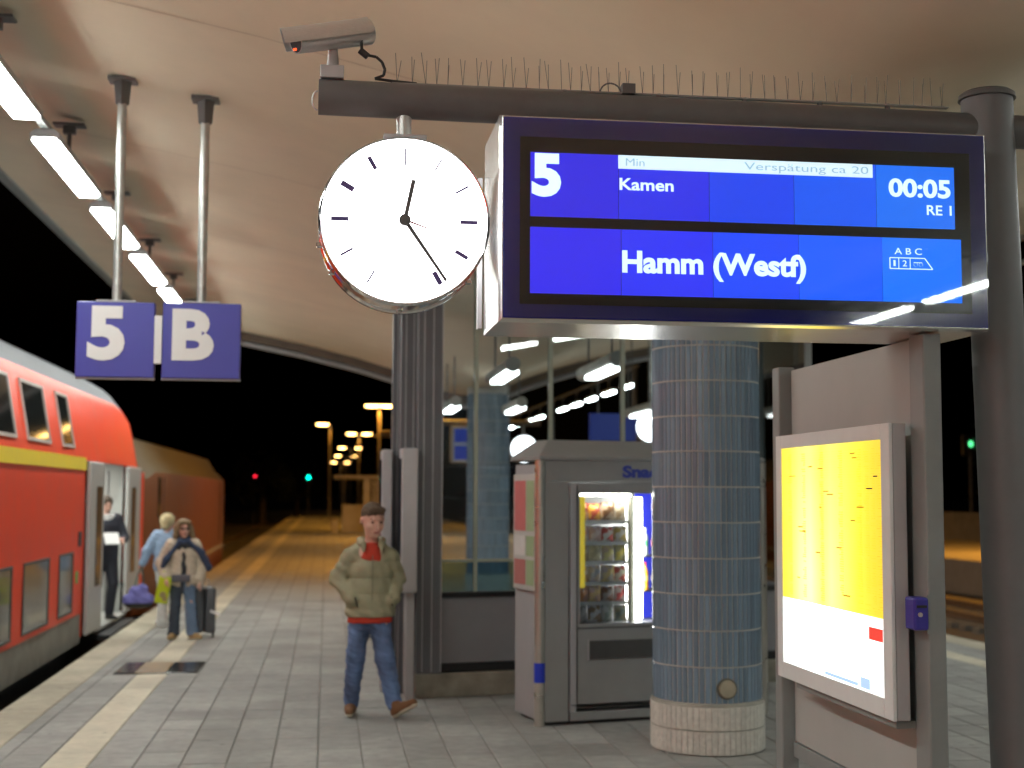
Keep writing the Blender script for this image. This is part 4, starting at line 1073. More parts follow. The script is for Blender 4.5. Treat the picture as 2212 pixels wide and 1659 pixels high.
# ---------------------------------------------------------------- sodium lamp posts
def sodium(x_, y_, zt, label, heads, group='orange sodium lamp posts along the platforms', power=900, light=True, cam_=False):
    t = thing('street_lamp', label, 'lamp post', (x_, y_, 0), 0, group)
    mb = MB(); mb.cyl((x_, y_, 0), (x_, y_, zt - .05), .075, .05, 12); mb.build('pole', pm('lamp_pole', (.3, .27, .22), .5), t, smooth=40)
    for hx in heads:
        mb = MB(); mb.cyl((x_, y_, zt - .06), (x_ + hx * .6, y_, zt + .0), .03, n=8); mb.build('arm', pm('lamp_pole', (.3, .27, .22), .5), t)
        s = 1.0
        mb = MB(); mb.lathe([(.02, -.06), (.22, -.05), (.32, -.01), (.33, .02)], (0, 0, 0), 16); q = MB(); q.add(mb.v, mb.f, 0, Matrix.Translation((x_ + hx, y_, zt)) @ Matrix.Diagonal((1.2, .8, 1.2, 1))); q.build('lamp_glass', M_sod, t, smooth=40)
        mb = MB(); mb.lathe([(.33, .02), (.3, .06), (.15, .12), (.0, .13)], (0, 0, 0), 16); q = MB(); q.add(mb.v, mb.f, 0, Matrix.Translation((x_ + hx, y_, zt)) @ Matrix.Diagonal((1.2, .8, 1.2, 1))); q.build('lamp_hood', M_steel, t, smooth=40)
        if light:
            l = bpy.data.lights.new('lamp_bulb', 'SPOT'); l.energy = power; l.color = (1.0, .43, .05); l.shadow_soft_size = .25; l.spot_size = R(165); l.spot_blend = .6
            lo = bpy.data.objects.new('lamp_bulb', l); COL.objects.link(lo); lo.parent = t; lo.location = (hx, 0, zt - .12)
    if cam_:
        mb = MB(); mb.box((x_ + .0, y_ - .4, zt - 1.55), (x_ + .55, y_ - .1, zt - 1.35)); mb.box((x_ - .3, y_ - .2, zt - 1.65), (x_ + .8, y_ - .1, zt - 1.58)); mb.build('floodlight_bracket', pm('lamp_pole', (.3, .27, .22), .5), t, bevel=.01)
    return t
sodium(2.5, 34.6, 6.4, 'orange lamp post added out of sight behind the ribbed post, nearest one', (-.62, .62), power=850)  # unseen lamp added to light the near stretch of orange platform
sodium(2.75, 53.3, 6.45, 'orange lamp post whose single lit head touches the canopy edge beside the ribbed post', (-.45, .62), power=850)
sodium(2.75, 73.3, 6.4, 'double-headed orange lamp post left of the ribbed post, largest lamp pair in view', (-.38, .42), power=700, cam_=True)
sodium(.2, 88, 6.1, 'lone single-headed orange lamp post farthest left', (-.5,), power=500)
sodium(2.5, 109, 6.4, 'double-headed orange lamp post, second lamp pair down the platform', (-.6, .6), power=450)
sodium(2.45, 144, 6.4, 'double-headed orange lamp post, third lamp pair down the platform', (-.9, .8), power=900, light=False)
sodium(2.4, 176, 6.4, 'double-headed orange lamp post, fourth lamp pair down the platform', (-1.0, .9), light=False)
sodium(2.0, 200, 6.1, 'double-headed orange lamp post, lowest and farthest lamp pair', (-1.0, .9), light=False)
sodium(21.7, 66, 6.4, 'double-headed orange lamp post on the opposite platform, right of the tiled column', (-.5, .5), power=1600)
sodium(21.7, 38, 6.4, 'orange lamp post on the opposite platform behind the dark stand', (-.5, .5), power=2200)

# ---------------------------------------------------------------- far shelter, ramp, fence, signals, trees
M_sw = pm('shelter_wall', (.42, .36, .26), .8, var=.2, scale=2)
sh = thing('platform_shelter', 'far shelter building with flat roof beside the orange lit platform', 'shelter', (1.6, 63, 0))
mb = MB(); mb.box((.3, 61.8, 2.42), (4.8, 67, 2.56)); mb.build('roof', M_sw, sh, bevel=.02)
mb = MB(); mb.box((.72, 62.2, 0), (1.68, 62.35, 1.25)); mb.build('low_wall', M_sw, sh)
mb = MB(); mb.box((1.64, 61.9, 0), (1.95, 62.15, 2.415)); mb.build('pillar', M_sw, sh)
for k in range(3):
    mb = MB(); mb.box((2.05 + k * .16, 62.1, 0), (2.15 + k * .16, 62.2, 2.415)); mb.build('slat', M_sw, sh)
mb = MB(); mb.box((2.6, 62.1, 0), (4.7, 62.3, 2.41)); mb.build('wall', M_sw, sh)
mb = MB(); mb.box((.74, 64.5, 0), (.86, 64.62, 2.415)); mb.build('pillar', M_sw, sh)
bx = MB(); bx.box((.22, 60.5, 0), (.5, 60.8, .62)); tag(bx.build('grit_box', M_sw, None, bevel=.02), 'small pale box on the ground before the far shelter', 'box')
def signal(x_, y_, z_, colr, label, st=8):
    t = thing('rail_signal', label, 'signal', (x_, y_, -.9))
    mb = MB(); mb.cyl((x_, y_, -.9), (x_, y_, z_ - .3), .06, n=8); mb.build('mast', M_steel, t)
    mb = MB(); mb.box((x_ - .3, y_, z_ - .5), (x_ + .3, y_ + .2, z_ + .4)); mb.build('head', M_black, t, bevel=.03)
    mb = MB(); mb.cyl((x_, y_ - .03, z_), (x_, y_ - .001, z_), .13, n=14); mb.build('lens', em('signal_%d' % int(x_ * 10), colr, st), t)
    mb = MB(); mb.lathe([(.2, -.3), (.21, 0)], (x_, y_, z_), 14, axis='Y'); mb.build('hood', M_black, t)
signal(-6.15, 120, 3.2, (1, .02, .05), 'signal mast showing red, left of the green one')
signal(-1.55, 120, 3.06, (.0, 1, .62), 'signal mast showing a green light in the distance')
signal(5.0, 120, 3.4, (1, .03, .06), 'small red signal beside the ribbed post')
signal(27.5, 56, 4.0, (.1, .9, .3), 'small green signal light in the dark at the right', 2)
M_leafd = pm('night_foliage', (.012, .018, .008), .8, var=.4, scale=3)
def tree(x_, y_, h, r, label, n=900):
    t = thing('tree', label, 'tree', (x_, y_, -.9)); rr = random.Random(int(x_ * 7 + y_))
    mb = MB(); mb.cyl((x_, y_, -.9), (x_ + .1, y_, h * .55), r * .12, r * .05, 8)
    for k in range(6):
        a = rr.uniform(0, 6.28); mb.cyl((x_, y_, h * .25 + k * .08 * h), (x_ + math.cos(a) * r * .6, y_ + math.sin(a) * r * .6, h * .5 + k * .08 * h), r * .04, r * .015, 6)
    mb.build('trunk', pm('bark', (.08, .06, .04), .9), t)
    mb = MB()
    cl = [(rr.uniform(-.6, .6) * r, rr.uniform(-.6, .6) * r, h * rr.uniform(.35, .85), r * rr.uniform(.3, .55)) for _ in range(11)]
    for k in range(n):
        c = cl[k % 11]; d = Vector((rr.gauss(0, 1), rr.gauss(0, 1), rr.gauss(0, 1))).normalized() * c[3] * rr.uniform(.55, 1.05)
        p = Vector((x_ + c[0], y_ + c[1], c[2])) + d; s = r * .07
        u = Vector((rr.gauss(0, 1), rr.gauss(0, 1), rr.gauss(0, 1))).normalized(); v = u.orthogonal().normalized()
        mb.add([p - u * s, p - v * s * .6, p + u * s, p + v * s * .6], [(0, 1, 2, 3)])
    mb.build('crown', M_leafd, t)
tree(-2.6, 124, 4.2, 2.4, 'low dark bush-like tree at the far end of the platform')
tree(-5.4, 118, 5.5, 3.0, 'dark tree left of the far platform end, below the red signal')
tree(4.2, 125, 6.0, 3.2, 'dark tree behind the far shelter roof')
for i, (xx, yy) in enumerate(((28.5, 30), (29.5, 37), (28.8, 45), (30, 54))):
    tree(xx, yy, 5.5, 3.2, ['dark tree behind the opposite platform, nearest of four', 'dark tree behind the opposite platform, second of four', 'dark tree behind the opposite platform, third of four', 'dark tree behind the opposite platform, farthest of four'][i], 500)

# ---------------------------------------------------------------- people, grown from smooth distance fields
def sd_caps(P, a, b, ra, rb, s=(1, 1, 1)):
    s = np.array(s, dtype=np.float32); a = np.array(a, dtype=np.float32); b = np.array(b, dtype=np.float32)
    p = (P - a) / s; ba = (b - a) / s
    h = np.clip((p @ ba) / max(1e-9, float(ba @ ba)), 0, 1)
    return (np.linalg.norm(p - h[..., None] * ba, axis=-1) - (ra + (rb - ra) * h)) * float(s.min())
def sd_ell(P, c, r, Rm=None):
    p = P - np.array(c, dtype=np.float32)
    if Rm is not None: p = p @ Rm
    r = np.array(r, dtype=np.float32)
    k0 = np.linalg.norm(p / r, axis=-1); k1 = np.linalg.norm(p / (r * r), axis=-1)
    return k0 * (k0 - 1) / np.maximum(k1, 1e-6)
def smin(a, b, k):
    h = np.clip(.5 + .5 * (b - a) / k, 0, 1)
    return b + (a - b) * h - k * h * (1 - h)
def field(prims, k=.03):
    def f(P):
        d = None
        for q in prims:
            kk = k
            if q[0] == 'c': v = sd_caps(P, *q[1:6] if len(q) > 5 else q[1:5])
            elif q[0] == 'e': v = sd_ell(P, *q[1:])
            elif q[0] == 'k': kk = q[1]; v = sd_caps(P, *q[2:]) if len(q[2:]) > 3 else sd_ell(P, *q[2:])
            elif q[0] == 'sub': d = np.maximum(d, -sd_caps(P, *q[1:])); continue
            elif q[0] == 'cut': n_, o_ = q[1], q[2]; d = np.maximum(d, P @ np.array(n_, dtype=np.float32) - o_); continue
            elif q[0] == 'mod': d = d + q[1](P); continue
            d = v if d is None else smin(d, v, kk)
        return d
    return f
def polygonize(f, lo, hi, h):
    lo = np.array(lo, dtype=np.float32); hi = np.array(hi, dtype=np.float32)
    n = np.ceil((hi - lo) / h).astype(int) + 1
    g = [lo[i] + h * np.arange(n[i], dtype=np.float32) for i in range(3)]
    S = np.empty(tuple(n), dtype=np.float32)
    st = max(1, int(400000 / (n[1] * n[2])))
    for i in range(0, n[0], st):
        X, Y, Z = np.meshgrid(g[0][i:i + st], g[1], g[2], indexing='ij')
        S[i:i + st] = f(np.stack([X, Y, Z], -1))
    ins = S < 0
    nc = n - 1
    acc = np.zeros(tuple(nc) + (3,), dtype=np.float32); cnt = np.zeros(tuple(nc), dtype=np.float32)
    offs = [(0, 0), (1, 0), (0, 1), (1, 1)]
    for ax in range(3):
        o1, o2 = [i for i in range(3) if i != ax]
        for (u, v) in offs:
            s0 = [0, 0, 0]; s0[o1] = u; s0[o2] = v; s1 = list(s0); s1[ax] = 1
            A = S[tuple(slice(s0[i], s0[i] + nc[i]) for i in range(3))]; B = S[tuple(slice(s1[i], s1[i] + nc[i]) for i in range(3))]
            cr = (A < 0) != (B < 0)
            t = np.where(cr, A / np.where(cr, A - B, 1), 0)
            for i in range(3):
                val = s0[i] + (t if i == ax else 0)
                acc[..., i] += np.where(cr, val, 0)
            cnt += cr
    act = cnt > 0
    idx = -np.ones(tuple(nc), dtype=np.int64); idx[act] = np.arange(act.sum())
    ijk = np.argwhere(act)
    V = lo + h * (ijk + acc[act] / cnt[act][:, None])
    F = []
    for ax in range(3):
        o1, o2 = [(1, 2), (2, 0), (0, 1)][ax]
        sl0 = [slice(1, nc[i]) for i in range(3)]; sl0[ax] = slice(0, nc[ax])
        sl1 = list(sl0); sl1[ax] = slice(1, nc[ax] + 1)
        a = ins[tuple(sl0)]; b = ins[tuple(sl1)]
        for flip, msk in ((False, a & ~b), (True, ~a & b)):
            w = np.argwhere(msk)
            if not len(w): continue
            for i in range(3):
                if i != ax: w[:, i] += 1
            e1 = np.zeros(3, int); e1[o1] = 1; e2 = np.zeros(3, int); e2[o2] = 1
            q = [idx[tuple((w - e1 - e2).T)], idx[tuple((w - e2).T)], idx[tuple(w.T)], idx[tuple((w - e1).T)]]
            if flip: q = q[::-1]
            F.append(np.stack(q, 1))
    return V, np.concatenate(F)
def sdf_mesh(name, prims, h, mats, parent=None, k=.03, lo=None, hi=None, M=None, pick=None):
    pts = []
    for q in prims:
        if q[0] == 'c': r = max(q[3], q[4]) * (max(q[5]) if len(q) > 5 else 1); pts += [np.array(q[1]) - r, np.array(q[1]) + r, np.array(q[2]) - r, np.array(q[2]) + r]
        if q[0] == 'e': r = max(q[2]); pts += [np.array(q[1]) - r, np.array(q[1]) + r]
        if q[0] == 'k' and len(q[2:]) > 3: r = max(q[4], q[5]) * (max(q[6]) if len(q) > 6 else 1); pts += [np.array(q[2]) - r, np.array(q[2]) + r, np.array(q[3]) - r, np.array(q[3]) + r]
    pts = np.array(pts); lo = pts.min(0) - .03; hi = pts.max(0) + .03
    V, F = polygonize(field(prims, k), lo, hi, h)
    me = bpy.data.meshes.new(name)
    me.from_pydata([tuple(v) for v in V], [], [tuple(int(i) for i in f) for f in F])
    for m in (mats if isinstance(mats, list) else [mats]): me.materials.append(m)
    if pick is not None:
        C_ = V[F].mean(1); me.polygons.foreach_set('material_index', pick(C_).astype(int))
    me.polygons.foreach_set('use_smooth', [True] * len(me.polygons)); me.update()
    o = bpy.data.objects.new(name, me); COL.objects.link(o)
    if parent is not None: o.parent = parent
    return o
def rotz(a): return np.array([[math.cos(a), -math.sin(a), 0], [math.sin(a), math.cos(a), 0], [0, 0, 1]])
def head_prims(c, turn, nod=0.0, s=1.0, female=False):
    """skull, jaw, nose, brow, ears; the face looks towards -y before turning"""
    Rz = rotz(turn); Rx = np.array([[1, 0, 0], [0, math.cos(nod), -math.sin(nod)], [0, math.sin(nod), math.cos(nod)]]); M_ = Rz @ Rx
    T = lambda p: tuple(np.array(c) + M_ @ (np.array(p) * s))
    E_ = lambda p, r: ('e', T(p), tuple(np.array(r) * s), M_)
    pr = [E_((0, .012, .03), (.076, .094, .088)), E_((0, -.018, -.03), (.060, .072, .078)), E_((0, -.045, -.085), (.036, .036, .026)),
          ('k', .012, T((0, -.088, .012)), T((0, -.112, -.028)), .009 * s, .015 * s), ('k', .010, T((-.028, -.086, .034)), T((.028, -.086, .034)), .011 * s, .011 * s),
          ('k', .008, T((-.02, -.088, -.058)), T((.02, -.088, -.058)), .010 * s, .010 * s),
          ('k', .006, T((.076, .012, .012)), T((.078, .018, -.018)), .013 * s, .009 * s), ('k', .006, T((-.076, .012, .012)), T((-.078, .018, -.018)), .013 * s, .009 * s),
          ('k', .02, T((-.04, -.06, -.02)), T((-.035, -.055, -.03)), .022 * s, .02 * s), ('k', .02, T((.04, -.06, -.02)), T((.035, -.055, -.03)), .022 * s, .02 * s)]
    return pr, T, M_
def hand_prims(w, dirv, side, s=1.0):
    """palm, four unequal curled fingers and a thumb; w wrist, dirv pointing direction"""
    d = Vector(dirv).normalized(); sx = Vector(side).normalized(); nrm = d.cross(sx)
    w = Vector(w); pr = [('c', tuple(w), tuple(w + d * .075 * s), .024 * s, .03 * s, (1, 1, 1))]
    for i, ln in enumerate((.062, .072, .068, .052)):
        b = w + d * .08 * s + sx * (i - 1.5) * .019 * s; m = b + d * ln * .5 * s + nrm * .008; e = m + d * ln * .22 * s + nrm * ln * .45 * s
        pr += [('k', .006, tuple(b), tuple(m), .0095 * s, .009 * s), ('k', .006, tuple(m), tuple(e), .009 * s, .0075 * s)]
    tb = w + d * .02 * s - sx * .026 * s; tm = tb + (d * .6 - sx * .8) * .035 * s; te = tm + (d * .9 + nrm * .3) * .03 * s
    pr += [('k', .008, tuple(tb), tuple(tm), .012 * s, .011 * s), ('k', .006, tuple(tm), tuple(te), .0105 * s, .009 * s)]
    return pr
def eye_parts(T, parent, s=1.0):
    for sx_ in (-1, 1):
        mb = MB(); c = T((.031 * sx_, -.083, .012))
        mb.lathe([(0, -.009 * s), (.008 * s, -.005 * s), (.0105 * s, 0), (.008 * s, .005 * s), (0, .009 * s)], c, 10); mb.build('eye', pm('eye_dark', (.05, .04, .035), .2), parent, world=False, smooth=60)
M_skin = pm('skin', (.66, .38, .29), .5, var=.12, scale=20)
M_lip = pm('lips', (.40, .13, .11), .45, var=.1)
def skin_pick(T, s=1.0):
    lip = np.array(T((0, -.096, -.058)))
    def f(C_):
        d = (C_ - lip) / np.array([.024, .03, .009]) / s
        return (np.linalg.norm(d, axis=1) < 1).astype(int)
    return f

# --- the man in the padded jacket
man = None
def wr_noise(amp, fx, fy, fz, ph=0):
    return lambda P: amp * (np.sin(P[..., 0] * fx + P[..., 2] * fz + ph) * np.sin(P[..., 1] * fy - P[..., 2] * fz * .6 + ph * 2) )
hc = (.012, -.06, 1.568)
hp_, T, HM = head_prims(hc, R(17), R(13), 1.17)
body = hp_ + [('c', (0, -.005, 1.36), (.008, -.03, 1.53), .050, .054), ('c', (0, .01, .92), (0, .0, 1.27), .12, .13, (1.15, .75, 1)), ('c', (-.12, .03, 1.28), (.12, .03, 1.28), .045, .045),
        ('c', (-.16, .01, 1.29), (-.26, .06, 1.09), .045, .04), ('c', (-.26, .06, 1.09), (-.14, -.05, 1.02), .04, .028), ('c', (.16, .01, 1.29), (.235, .07, 1.10), .045, .04), ('c', (.235, .07, 1.10), (.14, -.04, 1.02), .04, .028),
        ('c', (-.07, 0, .86), (-.112, .01, .50), .07, .05), ('c', (-.115, .03, .50), (-.13, .13, .09), .052, .034), ('c', (.07, 0, .86), (.12, -.08, .49), .07, .05), ('c', (.125, -.07, .48), (.195, -.10, .10), .052, .034)]
body += hand_prims((-.14, -.05, 1.02), (.45, .05, -.5), (.4, -.5, .3), .88) + hand_prims((.14, -.04, 1.02), (-.45, .05, -.5), (.4, .5, .1), .88)
man = sdf_mesh('person', body, .0085, [M_skin, M_lip], None, .028, pick=skin_pick(T, 1.0))
man.location = (.365, 11.27, 0)
tag(man, 'man walking towards us in a padded olive jacket and blue jeans, hands in pockets', 'person')
# hair
hair = [('e', T((0, .018, .046)), (.092, .109, .097), HM), ('k', .02, T((-.035, -.066, .092)), T((.035, -.068, .094)), .032, .030),
        ('sub', T((0, -.137, -.01)), T((0, -.140, .048)), .092, .074), ('sub', T((0, -.05, -.13)), T((0, -.04, -.05)), .1, .085), ('sub', T((.075, .0, -.02)), T((.09, 0, -.02)), .03, .03), ('sub', T((-.075, .0, -.02)), T((-.09, 0, -.02)), .03, .03),
        ('mod', wr_noise(.004, 160, 120, 140))]
sdf_mesh('hair', hair, .006, pm('hair_brown', (.10, .065, .038), .7, var=.4, scale=60, bump=.6, bscale=300), man, .01)
eye_parts(T, man)
mb = MB()
for s in (-1, 1): mb.cyl(T((.016 * s, -.094, .034)), T((.048 * s, -.084, .036)), .0035, n=6)
mb.build('eyebrows', pm('brow_hair', (.09, .06, .04), .8), man, world=False)
def quilt(P):
    z = P[..., 2]; x = P[..., 0]
    q = np.abs(np.sin((z - .86) * math.pi / .125)); torso = np.clip((.21 - np.abs(x)) / .03, 0, 1)
    torso = torso * np.clip((z - .84) / .05, 0, 1)
    return .011 * (1 - q ** .5) * torso + .0035 * np.sin(z * 75 + x * 40) * (1 - torso) + .003 * np.sin(x * 55 + P[..., 1] * 48 + z * 22)
jac = [('c', (0, .01, .84), (0, .005, 1.17), .170, .150, (1.20, .93, 1)), ('c', (0, .005, 1.17), (0, .005, 1.30), .148, .10, (1.2, .9, 1)), ('c', (-.125, .012, 1.285), (.125, .012, 1.285), .084, .084),
       ('c', (-.13, .015, 1.29), (-.04, .015, 1.385), .066, .05), ('c', (.13, .015, 1.29), (.05, .015, 1.385), .066, .05),
       ('c', (-.16, .015, 1.27), (-.258, .045, 1.10), .078, .072), ('c', (-.258, .045, 1.10), (-.150, -.095, .95), .072, .058), ('c', (.155, .015, 1.27), (.215, .06, 1.10), .076, .069), ('c', (.215, .06, 1.10), (.180, -.08, .94), .069, .055),
       ('mod', quilt), ('cut', (0, 0, -1), -.80),
       ('k', .012, (-.080, .05, 1.405), (.090, .055, 1.41), .032, .032), ('k', .012, (-.086, .03, 1.41), (-.066, -.085, 1.385), .030, .027), ('k', .012, (.096, .03, 1.41), (.082, -.080, 1.385), .030, .027), ('k', .012, (-.066, -.085, 1.385), (-.060, -.125, 1.335), .026, .014), ('k', .012, (.082, -.080, 1.385), (.085, -.120, 1.335), .026, .014),
       ('sub', (.01, -.025, 1.52), (.01, -.02, 1.44), .064, .062), ('sub', (.01, -.085, 1.42), (.012, -.17, 1.30), .044, .008)]
M_jac = pm('padded_olive_fabric', (.30, .29, .185), .62, var=.12, scale=14, bump=.25, bscale=70)
jk = sdf_mesh('jacket', jac, .009, M_jac, man, .03)
mb = MB(); mb.tube([(.012, -.140, 1.30), (.012, -.146, 1.17), (.012, -.138, 1.0), (.012, -.138, .83)], .004, 6); mb.build('zip', pm('zip_brass', (.2, .19, .13), .4, metal=.4), jk, world=False)
mb = MB(); mb.cyl((-.125, -.145, .965), (-.105, -.15, .885), .007, n=8); mb.cyl((.165, -.125, .965), (.175, -.12, .89), .007, n=8); mb.build('pocket_slit', pm('pocket_dark', (.06, .05, .035), .8), jk, world=False)
shirt = [('c', (0, .008, .85), (0, .008, 1.26), .14, .135, (1.16, .80, 1)), ('c', (0, .008, .77), (0, .008, .80), .153, .148, (1.20, .90, 1)), ('k', .02, (.005, -.02, 1.29), (.008, -.035, 1.36), .098, .066), ('cut', (0, 0, -1), -.752), ('cut', (0, 0, 1), 1.395), ('mod', wr_noise(.004, 40, 50, 30))]
sdf_mesh('shirt', shirt, .011, pm('red_jersey', (.52, .045, .022), .8, var=.12, scale=30), man, .03)
jeans = [('c', (0, .01, .80), (0, .01, .84), .128, .125, (1.18, .88, 1)), ('c', (-.078, .005, .76), (-.110, .01, .50), .092, .073), ('c', (-.110, .01, .50), (-.14, .12, .10), .074, .062), ('c', (.074, .0, .76), (.118, -.085, .49), .092, .075), ('c', (.118, -.085, .49), (.20, -.09, .11), .076, .064),
         ('cut', (0, 0, -1), -.055), ('cut', (0, 0, 1), .865), ('mod', wr_noise(.006, 38, 30, 42)), ('mod', wr_noise(.0045, 20, 60, 85, 1.3)), ('mod', wr_noise(.003, 90, 20, 120, .4))]
def jean_mat():
    m = pm('blue_denim', (.105, .165, .31), .8, var=.75, scale=3.6, bump=.3, bscale=150, stretch=(1, 1, .6))
    return m
jn = sdf_mesh('jeans', jeans, .009, jean_mat(), man, .028)
M_shoe = pm('brown_suede', (.16, .075, .03), .75, var=.2, scale=20); M_sole = pm('cream_sole', (.6, .55, .42), .6)
def shoe(parent, ankle, toe, up=(0, 0, 1), s=1.0, mat=None, w=1.0):
    """ankle: point above the heel; toe: direction the foot points"""
    d = Vector(toe).normalized(); u = (Vector(up) - d * d.dot(Vector(up))).normalized(); a = Vector(ankle)
    h0 = a - u * .055 * s - d * .035 * s; t0 = h0 + d * .205 * s
    pr = [('c', tuple(h0), tuple(h0 + d * .10 * s), .040 * s, .040 * s), ('c', tuple(h0 + d * .10 * s), tuple(t0 - u * .008), .042 * s * w, .036 * s * w), ('c', tuple(a - u * .05 * s), tuple(a + u * .01), .045 * s, .04 * s),
          ('cut', tuple(-u), float((-u).dot(h0 - u * .026 * s)))]
    o = sdf_mesh('shoe', pr, .009, mat or M_shoe, parent, .03)
    pr2 = [('c', tuple(h0 - u * .0 * s), tuple(h0 + d * .10 * s), .047 * s, .045 * s), ('c', tuple(h0 + d * .10 * s), tuple(t0 + d * .004), .047 * s * w, .042 * s * w), ('cut', tuple(-u), float((-u).dot(h0 - u * .045 * s))), ('cut', tuple(u), float(u.dot(h0 - u * .02 * s)))]
    sdf_mesh('sole', pr2, .009, M_sole, o, .02)
shoe(man, (-.142, .13, .105), (-.08, -1, 0.0))
shoe(man, (.21, -.125, .115), (.62, -.62, .46), up=(-.3, .25, .9))

# --- the two travellers and the conductor
def simple_person(loc, rz, label, H, arms, legs, turn=0, nod=0, hands=(True, True), female=True, lean=(0, 0)):
    """H total height; arms: [(shoulder, elbow, wrist)]*2; legs: [(hip, knee, ankle)]*2, metres at H"""
    hc = (lean[0], lean[1] - .02, H - .125)
    pr, T, HM = head_prims(hc, turn, nod, .95)
    sh = H * .80
    pr += [('c', (lean[0] * .8, lean[1] * .8, sh), (lean[0], lean[1], H - .2), .05, .045), ('c', (0, 0, H * .54), (lean[0] * .7, lean[1] * .7, sh - .05), .11, .12, (1.15, .75, 1))]
    for (a, b, c) in arms:
        pr += [('c', a, b, .043, .036), ('c', b, c, .036, .025)]
        d = Vector(c) - Vector(b); pr += hand_prims(c, tuple(d), (d.y + .01, -d.x + .6, 0), .9)
    for (a, b, c) in legs: pr += [('c', a, b, .075, .05), ('c', b, c, .05, .032)]
    o = sdf_mesh('person', pr, .011, [M_skin, M_lip], None, .025, pick=skin_pick(T, 1))
    o.location = loc; o.rotation_euler = (0, 0, rz); tag(o, label, 'person')
    eye_parts(T, o)
    return o, T, HM
# front woman (cream cardigan, dark scarf, jeans)
A1 = [((-.16, 0, 1.16), (-.24, .02, .93), (-.20, -.12, .74)), ((.16, 0, 1.16), (.24, .03, .93), (.21, -.03, .70))]
L1 = [((-.08, 0, .74), (-.075, -.02, .42), (-.09, .03, .08)), ((.08, 0, .74), (.10, -.03, .42), (.13, -.02, .08))]
w1, T1, HM1 = simple_person((-1.74, 17.38, 0), R(8), 'woman in cream cardigan and dark scarf holding a green bag and a suitcase', 1.46, A1, L1, turn=R(10))
hairp = [('e', T1((0, .02, .04)), (.094, .108, .098), HM1), ('k', .03, T1((-.085, .01, .02)), T1((-.10, .01, -.09)), .04, .035), ('k', .03, T1((.085, .01, .02)), T1((.115, .01, -.09)), .04, .04), ('k', .03, T1((-.04, -.07, .09)), T1((.05, -.07, .09)), .03, .03), ('k', .03, T1((0, .07, 0)), T1((0, .08, -.08)), .07, .06),
         ('sub', T1((0, -.14, -.09)), T1((0, -.13, .01)), .10, .078), ('mod', wr_noise(.006, 110, 90, 60))]
sdf_mesh('hair', hairp, .009, pm('hair_ash_blonde', (.22, .15, .08), .7, var=.4, scale=40), w1, .012)
mb = MB()
for s in (-1, 1): mb.box(tuple(np.array(T1((.033 * s, -.092, .012))) - (.024, .006, .013)), tuple(np.array(T1((.033 * s, -.092, .012))) + (.024, .004, .013)))
mb.build('glasses', M_black, w1, world=False, bevel=.004)
card = [('c', (0, .005, .72), (0, .005, 1.05), .155, .14, (1.22, .85, 1)), ('c', (-.13, 0, 1.15), (.13, 0, 1.15), .07, .07), ('c', (-.15, 0, 1.15), (-.245, .02, .93), .068, .075), ('c', (-.245, .02, .93), (-.21, -.09, .77), .078, .065), ('c', (.15, 0, 1.15), (.245, .03, .93), .068, .07), ('c', (.245, .03, .93), (.215, -.01, .745), .072, .06),
        ('c', (.19, -.02, .74), (.215, -.02, .68), .06, .045), ('mod', wr_noise(.006, 30, 30, 60)), ('cut', (0, 0, -1), -.64), ('sub', (.02, -.20, 1.22), (.02, -.21, .60), .10, .115), ('sub', (0, 0, 1.25), (0, -.02, 1.18), .07, .06)]
sdf_mesh('cardigan', card, .011, pm('cream_knit', (.56, .47, .36), .85, var=.15, scale=25, bump=.4), w1, .03)
top_ = [('c', (0, 0, .70), (0, 0, 1.12), .128, .125, (1.15, .82, 1)), ('c', (0, -.01, 1.15), (0, -.015, 1.21), .09, .075), ('cut', (0, 0, -1), -.70), ('mod', wr_noise(.005, 40, 40, 30))]
sdf_mesh('top', top_, .011, pm('black_knit', (.022, .026, .032), .85), w1, .03)
shawl = [('c', (-.05, -.07, 1.185), (.06, -.07, 1.185), .038, .038), ('c', (-.06, -.08, 1.17), (-.20, -.10, .98), .022, .035), ('c', (-.20, -.10, .98), (-.24, -.08, .88), .04, .03), ('c', (.07, -.08, 1.18), (.22, -.05, 1.05), .025, .04), ('c', (.22, -.05, 1.05), (.31, .0, .86), .045, .045), ('c', (-.06, .02, 1.22), (.06, .02, 1.22), .06, .06), ('mod', wr_noise(.006, 60, 40, 50))]
sdf_mesh('scarf', shawl, .011, pm('navy_scarf', (.035, .055, .11), .8, var=.25, scale=18), w1, .025)
jw = [('c', (0, .0, .68), (0, .0, .74), .125, .12, (1.15, .85, 1)), ('c', (-.075, 0, .68), (-.075, -.01, .42), .09, .062), ('c', (-.075, -.01, .42), (-.09, .03, .06), .062, .075), ('c', (.075, 0, .68), (.10, -.02, .42), .09, .062), ('c', (.10, -.02, .42), (.135, -.01, .06), .062, .078), ('cut', (0, 0, -1), -.045), ('mod', wr_noise(.005, 38, 30, 42))]
sdf_mesh('jeans', jw, .011, [pm('light_denim', (.14, .21, .32), .8, var=.22, scale=8), pm('shade_denim', (.05, .065, .09), .8, var=.2, scale=8)], w1, .025, pick=lambda C_: (C_[:, 0] < .015).astype(int))
mb = MB(); mb.box((-.14, -.165, .70), (.09, -.12, .79)); mb.build('belt_bag', pm('belt_bag', (.10, .10, .12), .6, var=.2), w1, world=False, bevel=.015)
M_tanshoe = pm('tan_shoe', (.42, .27, .12), .6)
shoe(w1, (-.09, .03, .085), (-.35, -1, 0), s=.9, mat=M_tanshoe); shoe(w1, (.135, -.01, .085), (.55, -.9, 0), s=.9, mat=M_tanshoe)
